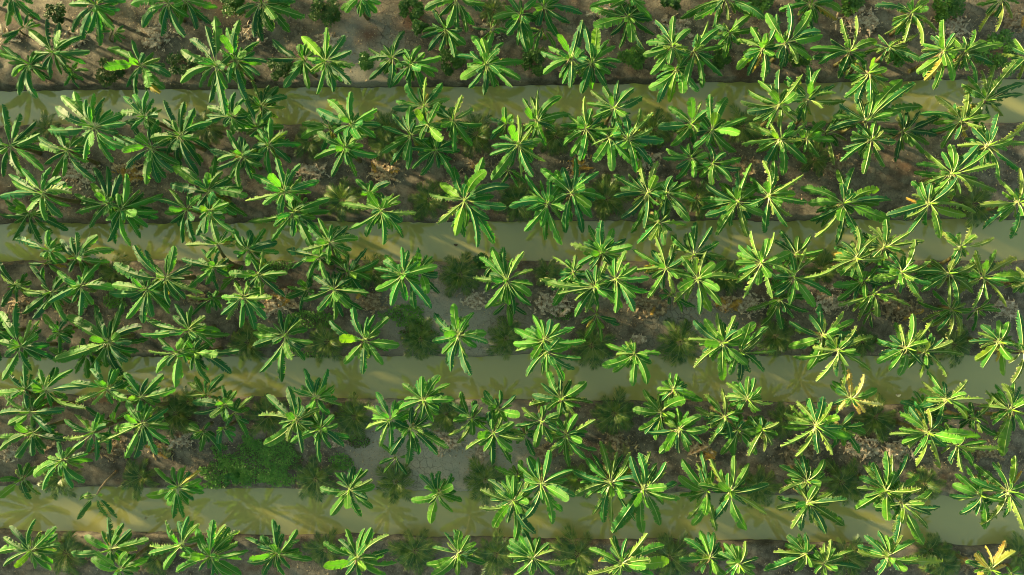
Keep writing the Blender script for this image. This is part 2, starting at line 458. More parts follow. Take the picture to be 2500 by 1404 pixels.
B1 810,1070 T: 640,1060bw 590,940 740,850 880,900 970,920 1040,1100b 970,1140 840,1190p 800,1290 680,1220b 930,1230b 840,1010bw 910,1030p
B1 1460,1040 T: 1430,830b 1300,890 1560,885 1640,1020b 1360,1035bw 1290,1075 1650,1085 1520,1190p 1540,1295 1380,1220 1410,1270
C1 360,1070 T: 285,900 400,930 165,990 160,1090b 175,1140p 280,1190bw 560,985 630,1070 460,960b 400,1140w
C1 380,1150 T: 250,1310 380,1280 560,1260 600,1190 490,1340 540,1100b 460,1060
C1 980,1160 T: 790,1100 1150,1160 770,1240b 840,1280b 970,1370b 1060,1360b 1000,1230bw 980,1090
C1 1590,1090 T: 1470,930b 1400,940 1550,890p 1670,910p 1800,960b 1360,1065p 1460,1090bw 1400,1250p 1590,1330b 1745,1230b 1500,1180
C1 1700,1150 T: 1890,985 1850,1030p 1940,1140p 1860,1280 1700,1340 1640,1300b 1770,960bw 1740,1010 1800,1100
C1 755,470 T: 670,290 755,260 830,310b 915,380 955,425b 555,410p 910,570 770,440bw 600,550 780,590p 640,400
C1 710,700 T: 350,650p 470,750p 580,900 650,870p 885,840b 885,690p 735,690bw 780,540p 720,560 560,660 680,840
C1 560,610 T: 420,500p 575,490p 540,640 420,720 430,820 650,620
C1 850,650 T: 990,570b 920,465p 1060,730 970,860 980,770 850,870 1070,640 800,560p
C1 720,890 S: 640,1050 770,980b 750,1070 870,960 620,950 850,930
C1 1195,580 T: 980,450 1130,370p 1260,350p 1300,520 960,600p 1250,740p 1080,770 1240,630p
C1 1390,480 T: 1240,350 1405,270 1505,300 1360,340 1550,400 1240,450p 1530,520 1590,500p
C1 1415,650 T: 1310,500 1400,500pw 1480,450p 1530,540bw 1600,530b 1680,650p 1280,720bw 1560,730bw 1425,880 1500,860b 1570,820 1260,800p
C1 1230,760 S: 1170,790 1220,820 1340,840 1300,870 1390,840 1180,720
C1 1150,260 T: 1090,385pw 1190,350pw 1010,400 1330,285p 1120,180 1180,410
D1 165,540 T: 100,330p 210,380b 250,340p 20,420 0,540 0,670p 50,770p 160,520bw 220,640bw 240,770p 360,470b 390,620p
D1 390,640 T: 400,590bw 470,450p 545,500p 650,580p 635,760 525,830b 360,820 250,640 370,480
D1 400,480 T: 300,325 420,360b 500,350 580,450 260,390
D1 290,790 M: 75,860p 170,960 310,980 385,910 270,850pw 470,780 480,870
D1 820,510 T: 820,300p 960,360p 720,400 680,490 1030,490p 650,590p 800,580pw 860,640
D1 1010,430 T: 910,290p 1020,250 1180,330pw 1270,390p 1150,480p 1090,350p
D1 1130,600 T: 1215,390p 1325,520p 1050,480 1320,670 1270,790p 1230,740 1215,650pw 940,640b 1050,590b
D1 870,660 M: 670,690 690,590 875,780bw 700,790 720,550 960,560 990,690
D1 940,750 M: 1090,690p 1175,830p 705,825p 960,900p 840,930p 930,730pw
D1 920,870 S: 870,960 930,980 850,850 980,900b 830,890
D1 1540,430 T: 1410,320p 1530,350pw 1610,280p 1750,370p 1640,350pw 1450,340
D1 1450,610 T: 1240,600 1270,730 1460,820p 1490,520p 1630,540pb 1610,740p 1510,790 1350,680
D1 1690,640 T: 1640,460p 1775,460 1905,510p 1960,640b 1840,830p 1620,840p 1700,530w 1960,600p 1600,610 1720,780
D1 1480,860 M: 1250,800 1350,730 1280,940p 1440,1050p 1520,1030p 1590,870 1380,1000 1400,900
D1 1650,860 S: 1740,760 1800,870 1620,1000 1700,900b 1760,830 1580,930
D1 1990,680 T: 1890,710p 1920,570p 1900,640
D1 590,1040 T: 570,830 370,940 365,1110b 490,1260b 725,880p 680,1010bw 790,940 500,900 830,1060
D1 690,1140 T: 920,1050p 815,980p 900,1270p 730,1380p 550,1340p 760,1240 680,1050pw 610,1080 840,1170 400,1180 690,1310 790,1060
D1 1160,1120 T: 970,1060 970,1220b 1110,1300b 1120,970p 1330,940p 1200,900 1280,1010p 1310,1080bw 1050,1270 980,1170
D1 1290,1150 T: 1470,1080p 1540,1170p 1430,1310p 1260,1320p 1120,1200p 1410,1060 1220,1060p
D1 1800,1080 T: 1600,1080 1640,1200b 1680,970 1800,940b 1860,950b 1880,1200bw 1960,1120 1830,1300b 1690,1250 1780,1210y
D1 1970,1150 T: 1890,1350p 1930,880 1960,1030p 1900,1100
A2 170,130 T: 60,20 160,-40 0,150b 170,270p 50,240 230,80 90,60
A2 310,140 T: 270,0 490,0 570,250p 580,110 230,240 330,40p
A2 200,290 T: 30,170p 180,150 410,290p 340,420 60,370b 0,300 430,270
A2 220,430 T: 10,540 130,595b 295,570 440,480 0,460b 110,590 220,580 210,400w
A2 730,130 T: 500,90 620,0 660,-60 840,190 530,215p 630,230p 780,0 860,190b
A2 960,190 T: 850,30 1110,35 1190,130 880,190pw 1040,220p 1010,60 870,120
A2 970,370 T: 1030,250 1140,265 1145,380p 1150,500 1065,570 920,590 670,500p 860,590 790,400b 940,290 870,210
A2 640,430 T: 450,340 515,310p 445,460p 425,580 655,610 720,380
A2 760,350 S: 590,255 690,380b 800,350bw 780,290b 750,560 820,220 650,360b
A2 1540,240 M: 1520,115 1615,145 1400,200 1480,230bw 1600,230bw 1340,290 1440,320bw 1330,220 1560,330w
A2 1600,300 M: 1640,320pw 1690,455 1730,180p 1700,360
A2 1530,400 M: 1610,450 1590,490 1510,390bw 1500,500 1570,330
A2 1390,420 M: 1275,400p 1370,550 1500,550 1460,470b 1310,470 1300,370b
A2 1410,170 M: 1290,90p 1340,50 1420,60 1525,35 1275,175p
B2 340,345 T: 150,180 100,315p 135,500b 385,555 290,480p 470,460p 290,290bw 500,270p 290,130 400,250w
B2 480,190 T: 400,0 555,0 295,120 650,240p 600,110 520,370p 410,70 545,110b
B2 510,400 T: 600,310 700,460 660,520 580,530 510,620 320,490 500,385bw 400,440
A2 420,620 T: 240,720b 570,760 490,800 300,810 330,600b 430,560
A2 150,750 M: 120,650 0,750 0,870b 270,850p 200,880 240,660 190,640
A2 1215,800 M: 1065,680 1245,675b 1370,690y 1370,750b 1390,840 1320,890 1010,855b 1160,930bw 1185,1005 1255,1000
A2 210,1240 T: 70,1080 240,1030 275,1110p 375,1080 30,1150 0,1250b 290,1300p 400,1200 100,1350bw 340,1365 30,1340 150,1180
A2 760,1230 T: 740,1020 840,1060 890,1100 590,1140b 500,1250 700,1110 1005,1165 770,1320 800,1140
A2 820,1370 T: 650,1250bw 680,1340b 870,1250bw 1000,1305b 940,1370b 640,1290b 860,1450
A2 1440,1280 T: 1350,1090 1460,1040 1545,1070p 1635,1110p 1690,1240 1640,1400 1580,1400 1220,1380 1210,1200p 1240,1270b 1500,1275bw 1440,1420
A2 1240,1200 T: 1140,1040p 1290,1010 1360,1060p 1035,1205p 1030,1255 1130,1360b 1150,1090
B2 210,1260 T: 185,1035 225,1070 340,1100 110,1140 5,1155 25,1290bw 380,1255p 440,1300 20,1310 120,1400 260,1400 230,1265bw
B2 760,1290 T: 690,1100 855,1090 815,1095 970,1140p 545,1185 640,1170 540,1330bw 820,1370bw 890,1290 970,1240 1020,1320 950,1400 690,1400 820,1190w
B2 1460,1260 T: 1365,1120 1430,1100 1470,1100bw 1530,1140 1575,1190b 1630,1320 1290,1220 1250,1330b 1310,1350b 1470,1290bw 1280,1400b 1450,1400b
C2 285,1290 T: 130,1170 215,1100 240,1140 330,1150 115,1210 120,1280p 420,1240p 425,1400 560,1310p 280,1400b 160,1400
C2 900,1330 T: 680,1230 820,1160p 930,1160 1060,1130p 1170,1210 1200,1310b 670,1400p 1060,1345bw 1090,1300pw 840,1400 1100,1400 780,1280
C2 1500,1290 T: 1330,1165 1430,1110 1490,1120 1525,1120 1300,1300 1360,1270p 1600,1400b 1570,1220 1500,1400
C2 1700,1330 T: 1740,1180p 1825,1290 1600,1190 1770,1370p 1650,1200 1560,1260 1800,1400
D2 470,1260 T: 350,1140 465,1130 260,1250p 330,1260 200,1370 400,1370b 480,1190 520,1200b
D2 600,1330 T: 640,1170p 790,1240p 540,1240 660,1360pw 600,1190p 540,1390 830,1360 720,1280
D2 1040,1280 T: 880,1140 970,1110 1020,1140 1130,1140p 840,1240p 1210,1180 1230,1290 1390,1310p 1010,1240pw 1080,1310bw 1150,1370b 1330,1300 970,1400
D2 1740,1370 T: 1835,1180y 1900,1250y 1705,1210yp 1680,1290y 1650,1400y 1840,1340y 1640,1260y
D2 1880,1400 S: 1930,1350b 1850,1350 1960,1400 1800,1420
B2 710,820 M: 725,670 615,710 830,690 520,805 590,985b 700,950bw 785,995 860,940 875,790b 860,750p 790,680 830,880
B2 1320,850 M: 1195,725 1330,700 1270,710 1425,745 1145,885b 1270,1040b 1415,965 1475,895 1420,790bw 1310,820bw 1405,715
B2 1835,900 T: 1670,760 1620,820p 1615,940p 1700,1080bw 1840,1150 1840,730 1940,760p 1940,910bw 1980,1110 1760,840
C2 340,780 T: 250,610 395,560 190,650 545,690 530,890bw 410,1040 480,955 220,1010 230,750 560,860 280,740p
C2 180,720 M: 30,670 120,680p 220,680bw 100,740 200,620b 250,720b
C2 820,770 T: 750,500p 860,570p 945,570p 660,610 570,690 575,860p 700,980p 770,1030 900,880bw 990,740 830,1040p 980,1020
C2 1040,820 T: 1090,570p 1010,580 1190,640 1260,775 1200,800bw 1280,880 1150,1050 1040,1100b 980,930bw 880,1060 840,1100 960,600
C2 1640,840 T: 1510,620p 1665,600 1760,650b 1890,785 1875,980p 1745,1080b 1510,1030 1430,790 1670,850bw 1560,770bw 1600,880w
C2 1480,830 T: 1315,620 1295,730b 1440,570 1350,880p 1350,1010p 1460,990bw 1380,1050b 1300,860 1480,740bw 1540,1090p
D2 480,760 T: 440,580 590,620b 300,660 400,610 300,840p 650,750p 575,780bw 350,720
D2 490,910 T: 280,950p 380,1080p 440,1090 575,1080p 600,1110 720,1060b 740,890 660,830p 400,930w 540,800b
D2 1020,830 T: 870,660p 1060,590p 830,810p 820,950b 1030,1030bw 1140,870 1260,810pw 1080,700b 940,640 1020,570 1165,590 1235,725b
D2 1140,920 T: 1300,1080p 1270,1180b 1090,1170 1070,1100p 1380,935 1330,830b 1290,890p 1050,830p
D2 1860,830 T: 1640,650 1760,640 1905,600b 1620,750 1680,1050p 1960,1080p 1960,870b 1950,700y 1690,910
D2 1670,860 M: 1465,860 1485,790b 1530,980 1700,1080b 1520,720 1640,990 1820,890b
B2 1220,210 T: 1080,100 1210,50 1325,45 1390,100 1060,265 1415,200b 1280,350 1335,205b 1200,330
B2 990,340 T: 895,160 820,255p 830,400p 920,515p 990,550 1040,280
B2 1130,400 T: 1140,260 1250,310 1375,530 1305,570 1180,570 1000,570 1110,630 1080,450bw 1020,370 1310,470 1210,430p
B2 1030,600 S: 920,640 950,700 1100,710 930,510 1030,700
B2 1550,330 T: 1480,155 1395,230 1390,440p 1450,490p 1430,350 1590,240 1620,260p 1560,440b
B2 1730,270 M: 1640,145 1740,145 1845,175 1880,300bw 1620,200b 1790,350 1700,350b
B2 1700,430 T: 1590,450bw 1690,340 1830,360b 1820,550b 1815,630 1690,640 1520,540p 1690,560 1900,470p
C2 480,200 T: 345,95 390,10 495,0 640,85b 685,225p 575,310p 380,270w 270,240p 290,170 510,290
C2 340,350 T: 170,380 215,260p 300,520b 410,490 230,310 350,440 460,300
C2 510,450 T: 585,310b 700,345p 620,490bw 710,545 640,600 530,650 385,590p 400,380
C2 230,440 M: 130,410p 60,440p 170,500 290,580 230,350
C2 1170,290 T: 1050,140 980,270b 1020,405b 1130,470 1060,430 1190,310bw 1240,150b 1330,200bw 1290,390b 1110,380
C2 1250,130 T: 1220,60 1315,80 1140,130b 1390,170b 1440,200 1300,240b
C2 1290,400 T: 1160,560b 1190,550bw 1350,550b 1290,560 1435,500 1480,390b 1430,320b 1360,340bw 1200,330b 1080,420
C2 1600,320 T: 1465,175p 1580,135p 1405,255p 1480,370 1500,500p 1640,480 1550,430
C2 1690,410 T: 1580,570b 1665,580 1810,570 1850,440b 1500,420 1670,320 1800,340b
C2 1860,410 T: 1966,360p 1960,440 1920,510p 1870,550p 1770,580p
C2 1760,200 T: 1620,90p 1765,50b 1845,120 1920,225p 1810,285 1610,185p 1800,60
D2 540,380 T: 410,220p 330,300p 310,515p 410,580p 650,570p 560,570w 700,320bw 500,200 590,180w 765,460b
D2 700,380 M: 800,290 860,370 870,430b 735,510b 830,560 640,540 590,300
D2 785,190 T: 765,0y 865,35y 950,130b 990,230y 840,295yp 700,270y 870,285y
D2 1440,200 T: 1310,10 1275,80p 1570,75p 1675,195p 1570,335p 1290,290p 1350,120
D2 1310,430 T: 1310,270p 1130,310 1060,440p 1140,500b 1230,650p 1390,660p 1545,475bw 1650,460b 1220,580 1120,400
D2 1300,290 M: 1215,150 1130,220 1550,320 1180,280b 1150,250 1380,400p 1430,260
D2 1510,520 T: 1785,530p 1545,690p 1610,650 1630,550pw 1700,490 1460,620
D2 1630,330 T: 1760,190p 1680,425p 1800,440 1590,270 1720,370p
D2 1880,270 T: 1820,100p 1715,140p 1900,90 1960,200b 1960,400b 1760,370 1770,470p 1830,570b 1650,250p
"""
PALMS = """A0 300,870 34|A1 770,600 42|B0 430,960 38|B0 960,880 42|B0 1580,920 48|B0 960,990 36|B1 660,110 46|B1 1250,110 42|B1 1460,620 48|B1 870,600 38|
B1 560,1080 44|B1 1190,1060 44|B1 1780,1060 44|C1 170,110 46|C1 790,100 46|C1 1410,90 44|C1 380,610 30|C1 690,1100 46|C1 1300,1080 50|C1 1620,650 40|
D1 270,1050 42|D1 1640,130 46|D1 870,1080 34|D1 1500,1100 42|D1 590,580 36|A2 1190,310 46|A2 400,740 46|A2 950,740 42|A2 430,1270 50|A2 1060,1300 36|A2 1270,220 30|
B2 145,320 44|B2 740,320 48|B2 1370,310 40|B2 470,750 44|B2 1020,780 44|B2 1640,760 50|B2 1150,1250 48|B2 1720,1270 46|B2 540,1240 44|C2 850,300 48|C2 600,760 40|
C2 600,1270 54|C2 1230,1290 52|C2 1830,800 46|D2 330,340 36|D2 960,330 46|D2 720,770 48|D2 1300,790 36|D2 1340,1250 40|D2 1430,1340 42|D2 1950,1280 40|D2 760,1290 46|
C0 1120,880 46|C0 1730,860 44|C0 440,930 40|A0 1410,860 38|B0 1700,60 30|A1 1690,1090 42|D0 540,1090 36"""
SHRUBS = """A0 740,490 34|A0 1250,440 34|A0 1600,30 34|A0 380,90 24|B0 540,80 36|B0 1140,50 30|B0 240,470 32|B0 820,440 24|B0 1410,420 34|C0 310,410 36|C0 980,400 36|
C0 1560,400 24|C0 1230,10 26|C0 1850,20 28|D0 1100,370 30|D0 1450,50 40|D0 1770,340 50|D0 430,400 22|D0 780,10 26|B0 1190,190 18|B1 1600,520 20|C2 1830,370 18|A2 1590,745 14|D2 350,1290 14"""
PILES = """A0 510,270 34 g|A0 1100,250 46 g|A0 1730,240 36 g|A0 60,250 26 g|A0 560,1190 50 g|A0 900,1180 46 y|B0 580,290 38 g|B0 460,1180 44 g|B0 960,1180 46 y|B0 1600,1130 42 b|
B0 1700,200 40 g|C0 760,80 36 g|C0 1250,190 44 g|C0 600,1140 36 y|C0 1060,1110 34 g|C0 1740,1150 34 b|D0 830,150 50 g|D0 1450,190 46 g|D0 1900,150 34 b|D0 650,1130 36 b|
B1 860,800 42 b|B1 250,800 46 y|B1 1560,800 38 g|C1 420,820 50 g|C1 1090,830 52 b|C1 1600,820 36 y|C1 1740,820 30 g|C1 1000,1060 16 g|D1 640,790 44 g|D1 80,830 36 g|
D1 1120,860 60 b|D1 1840,860 36 g|A1 1900,850 30 g|A2 790,540 40 b|A2 1240,480 32 g|A2 1120,540 34 v|B2 1400,490 46 g|B2 1640,560 32 g|C2 860,540 46 v|C2 860,500 40 b|C2 1430,540 38 y|
D2 850,530 44 g|D2 1110,540 42 g|D2 420,560 50 b|D2 1690,540 40 b|A1 500,830 46 b|A1 560,500 36 b|A1 1340,780 30 b|A1 150,840 40 b|A2 300,480 44 b|A2 60,560 30 g|B2 640,490 20 g|D1 1400,480 24 b|A2 980,1340 26 b|D2 1560,1330 30 b|C2 380,560 30 b"""
PATCHES = """A2 1740,610 118 58 g|A2 1500,690 50 34 g|B2 160,560 110 48 g|B2 310,600 52 44 r|B2 20,720 60 30 g|A2 1480,790 40 10 g|B2 660,630 34 22 g|B2 790,500 32 22 r|B2 240,740 60 22 g|
B1 1080,900 62 34 g|B1 440,930 60 28 g|B1 1180,1010 46 26 r|B1 210,560 44 26 g|A1 1880,560 30 26 g|C1 500,890 34 14 r|B1 420,1170 34 10 g|A1 800,800 30 24 g"""

# ---------------------------------------------------------------- ground and water
CANALS = []      # (upper edge y, slope, lower edge y, slope) of each canal in metres on the ground
WATER_Z = -0.42
# water edges in the photo at the left (x=0) and right (x=2500) border
for yl0, yr0, yl1, yr1 in ((226, 197, 303, 296), (548, 537, 634, 634), (874, 868, 960, 986), (1188, 1216, 1290, 1327)):
    a, b_ = at(0, yl0, WATER_Z), at(2500, yr0, WATER_Z)
    c, d = at(0, yl1, WATER_Z), at(2500, yr1, WATER_Z)
    CANALS.append((a.x, a.y, (b_.y - a.y) / (b_.x - a.x), c.y, (d.y - c.y) / (d.x - c.x)))


def canal_list():
    out = list(CANALS)
    x0 = CANALS[0][0]
    pitch = (CANALS[0][1] - CANALS[3][1]) / 3
    for k in range(1, 5):
        for src, sg in ((CANALS[0], 1), (CANALS[3], -1)):
            out.append((x0, src[1] + sg * pitch * k, src[2], src[3] + sg * pitch * k, src[4]))
    return out


from mathutils import noise as mn
xs = np.concatenate([np.linspace(-200, -33, 40)[:-1], np.arange(-33, 33, 0.14), np.linspace(33, 200, 40)])
ys = np.concatenate([np.linspace(-200, -50, 30)[:-1], np.linspace(-50, -18, 160)[:-1], np.arange(-18, 18, 0.11), np.linspace(18, 50, 160), np.linspace(50, 200, 30)[1:]])
X, Y = np.meshgrid(xs, ys)


def vnoise(X, Y, s, seed, octv=3):
    """value noise by interpolating random lattices"""
    rs = np.random.RandomState(seed)
    tot = np.zeros_like(X)
    amp = 1.0
    for o in range(octv):
        g = rs.rand(256, 256)
        fx, fy = X * s * 2 ** o + 1000.3, Y * s * 2 ** o + 1000.7
        ix, iy = np.floor(fx).astype(int), np.floor(fy).astype(int)
        tx, ty = fx - ix, fy - iy
        tx, ty = tx * tx * (3 - 2 * tx), ty * ty * (3 - 2 * ty)
        a = g[ix % 256, iy % 256]; b = g[(ix + 1) % 256, iy % 256]
        c = g[ix % 256, (iy + 1) % 256]; d = g[(ix + 1) % 256, (iy + 1) % 256]
        tot += amp * ((a * (1 - tx) + b * tx) * (1 - ty) + (c * (1 - tx) + d * tx) * ty - 0.5)
        amp *= 0.5
    return tot


def canal_depth(X, Y):
    """signed distance outside the water of the nearest canal (negative in the water)"""
    D = np.full(X.shape, 99.0)
    for (x0, yt, mt, yb, mb) in canal_list():
        top = yt + mt * (X - x0)
        bot = yb + mb * (X - x0)
        D = np.minimum(D, np.maximum(Y - top, bot - Y))
    return D


def height(X, Y):
    D = canal_depth(X, Y)
    D = D + vnoise(X, Y, 0.6, 5, 3) * 0.13 + vnoise(X, Y, 3.5, 9, 2) * 0.07
    t = np.clip((D + 0.10) / 0.30, 0, 1)
    bank = t * t * (3 - 2 * t)
    t2 = np.clip((D - 0.35) / 1.1, 0, 1)
    Zz = -0.75 + 0.67 * bank + 0.08 * t2
    land = np.clip((D) / 0.4, 0, 1)
    Zz += land * (vnoise(X, Y, 0.5, 1, 3) * 0.10 + vnoise(X, Y, 2.4, 2, 2) * 0.05)
    return Zz


ZZ = height(X, Y)
ny, nx = X.shape
co = np.stack([X, Y, ZZ], -1).reshape(-1, 3).astype(np.float32)
idx = np.arange(nx * ny).reshape(ny, nx)
quads = np.stack([idx[:-1, :-1], idx[:-1, 1:], idx[1:, 1:], idx[1:, :-1]], -1).reshape(-1, 4)
me = bpy.data.meshes.new('ground')
me.vertices.add(len(co)); me.vertices.foreach_set('co', co.ravel())
me.loops.add(quads.size); me.loops.foreach_set('vertex_index', quads.ravel().astype(np.int32))
me.polygons.add(len(quads)); me.polygons.foreach_set('loop_start', np.arange(0, quads.size, 4, dtype=np.int32))
me.polygons.foreach_set('use_smooth', np.ones(len(quads), dtype=bool))
me.update(); me.validate()
ground = bpy.data.objects.new('ground', me)
COL.objects.link(ground)
tag(ground, 'bare brown and grey earth beds between the straight canals', 'ground', kind='structure')


def ground_z(x, y):
    return float(height(np.array([[x]]), np.array([[y]]))[0, 0])


def ground_material():
    b = N('bare_earth')
    geo = b.n('NewGeometry')
    pos = geo.outputs['Position']
    n_big = b.noise(0.22, pos, 4.0)
    n_mid = b.noise(1.3, pos, 6.0, 0.65)
    n_fine = b.noise(13.0, pos, 8.0, 0.78)
    n_red = b.noise(0.35, b.n('VectorMath', operation='ADD', i_0=pos, i_1=(31.0, 7.0, 3.0)).outputs[0], 3.0)
    c = b.mix(b.ramp(n_mid, 0.32, 0.70), (0.042, 0.034, 0.024), (0.200, 0.172, 0.128))
    c = b.mix(b.math('MULTIPLY', b.ramp(n_big, 0.48, 0.70), 0.45), c, (0.20, 0.175, 0.125))
    c = b.mix(b.math('MULTIPLY', b.ramp(n_red, 0.56, 0.72), 0.6), c, (0.15, 0.075, 0.040))
    # bleached dry clay that the photo shows in some places
    for (tx, ty, r) in ((1060, 1130, 5.0), (1200, 1125, 3.4), (960, 1075, 2.6), (880, 150, 2.8), (1060, 770, 3.0), (1200, 840, 2.6), (480, 900, 0.1), (1700, 800, 2.5), (1440, 660, 2.0)):
        p0 = at(tx, ty, 0)
        d = b.n('VectorMath', operation='DISTANCE', i_0=pos, i_1=tuple(p0)).outputs['Value']
        d = b.math('ADD', d, b.math('MULTIPLY', b.math('SUBTRACT', n_mid, 0.5), 3.5))
        f = b.math('SUBTRACT', 1.0, b.math('DIVIDE', d, r), True)
        c = b.mix(b.math('MULTIPLY', b.math('POWER', f, 0.7), 0.75), c, (0.36, 0.335, 0.275))
    for (tx, ty, r) in ((900, 90, 1.0), (1000, 55, 1.0), (700, 700, 1.2)):
        p0 = at(tx, ty, 0)
        d = b.n('VectorMath', operation='DISTANCE', i_0=pos, i_1=tuple(p0)).outputs['Value']
        d = b.math('ADD', d, b.math('MULTIPLY', b.math('SUBTRACT', n_mid, 0.5), 1.6))
        f = b.math('SUBTRACT', 1.0, b.math('DIVIDE', d, r), True)
        c = b.mix(b.math('MULTIPLY', f, 0.9), c, (0.13, 0.060, 0.035))
    # drying cracks
    vo = b.n('TexVoronoi', feature='DISTANCE_TO_EDGE')
    wv = b.n('VectorMath', operation='ADD', i_0=pos)
    nv = b.n('TexNoise'); nv.inputs['Scale'].default_value = 4.0; b.link(pos, nv.inputs['Vector'])
    sc = b.n('VectorMath', operation='SCALE', i_0=nv.outputs['Color']); sc.inputs['Scale'].default_value = 0.3
    b.link(sc.outputs[0], wv.inputs[1])
    b.link(wv.outputs[0], vo.inputs['Vector'])
    vo.inputs['Scale'].default_value = 3.0
    crack = b.math('SUBTRACT', 1.0, b.ramp(vo.outputs['Distance'], 0.0, 0.035))
    crack = b.math('MULTIPLY', crack, b.ramp(n_big, 0.40, 0.58))
    c = b.mix(b.math('MULTIPLY', crack, 0.6), c, (0.05, 0.04, 0.03))
    # small pale crumbs and dark specks
    c = b.mix(b.math('MULTIPLY', b.ramp(n_fine, 0.56, 0.68), 0.8), c, (0.36, 0.31, 0.23))
    c = b.mix(b.math('MULTIPLY', b.math('SUBTRACT', 1.0, b.ramp(n_fine, 0.34, 0.46)), 0.75), c, (0.045, 0.035, 0.026))
    # soil stays wet just above the water line
    sepz = b.n('SeparateXYZ', i_0=pos)
    wet = b.math('SUBTRACT', 1.0, b.ramp(b.math('ADD', sepz.outputs[2], b.math('MULTIPLY', n_mid, 0.10)), -0.36, -0.22))
    c = b.mix(b.math('MULTIPLY', wet, 0.55), c, (0.06, 0.05, 0.035))
    p = b.n('BsdfPrincipled')
    b.link(c, p.inputs['Base Color'])
    p.inputs['Roughness'].default_value = 0.9
    bp = b.n('Bump')
    bp.inputs['Strength'].default_value = 0.9
    bp.inputs['Distance'].default_value = 0.05
    h = b.math('ADD', b.math('MULTIPLY', n_fine, 0.8), b.math('MULTIPLY', crack, -0.8))
    b.link(h, bp.inputs['Height'])
    b.link(bp.outputs[0], p.inputs['Normal'])
    b.link(p.outputs[0], b.out.inputs[0])
    return b.m


me.materials.append(ground_material())


def water_material():
    b = N('muddy_water')
    geo = b.n('NewGeometry')
    pos = geo.outputs['Position']
    n = b.noise(0.15, pos, 3.0)
    c = b.mix(b.ramp(n, 0.3, 0.7), (0.310, 0.285, 0.098), (0.335, 0.308, 0.106))
    p = b.n('BsdfPrincipled')
    b.link(c, p.inputs['Base Color'])
    p.inputs['Roughness'].default_value = 0.03
    p.inputs['IOR'].default_value = 1.55
    p.inputs['Specular IOR Level'].default_value = 1.0
    bp = b.n('Bump')
    bp.inputs['Strength'].default_value = 0.03
    bp.inputs['Distance'].default_value = 0.02
    b.link(b.noise(3.0, pos, 2.0), bp.inputs['Height'])
    b.link(bp.outputs[0], p.inputs['Normal'])
    b.link(p.outputs[0], b.out.inputs[0])
    return b.m


M_WATER = water_material()
water = mesh_obj('water', [(-200, -200, WATER_Z), (200, -200, WATER_Z), (200, 200, WATER_Z), (-200, 200, WATER_Z)], [(0, 1, 2, 3)], [M_WATER])
tag(water, 'still muddy olive water filling the parallel irrigation canals', 'canal water', kind='structure')

# ---------------------------------------------------------------- banana leaves
GREEN = [(0.016, 0.138, 0.036), (0.022, 0.160, 0.030), (0.034, 0.182, 0.024), (0.050, 0.200, 0.026), (0.012, 0.115, 0.042)]
FRESH = [(0.095, 0.275, 0.024), (0.080, 0.260, 0.026), (0.120, 0.295, 0.024)]
PALE = [(0.090, 0.215, 0.042), (0.125, 0.245, 0.055), (0.075, 0.195, 0.036)]
YELLOW = [(0.48, 0.45, 0.18), (0.45, 0.38, 0.13), (0.50, 0.50, 0.26), (0.30, 0.36, 0.08)]


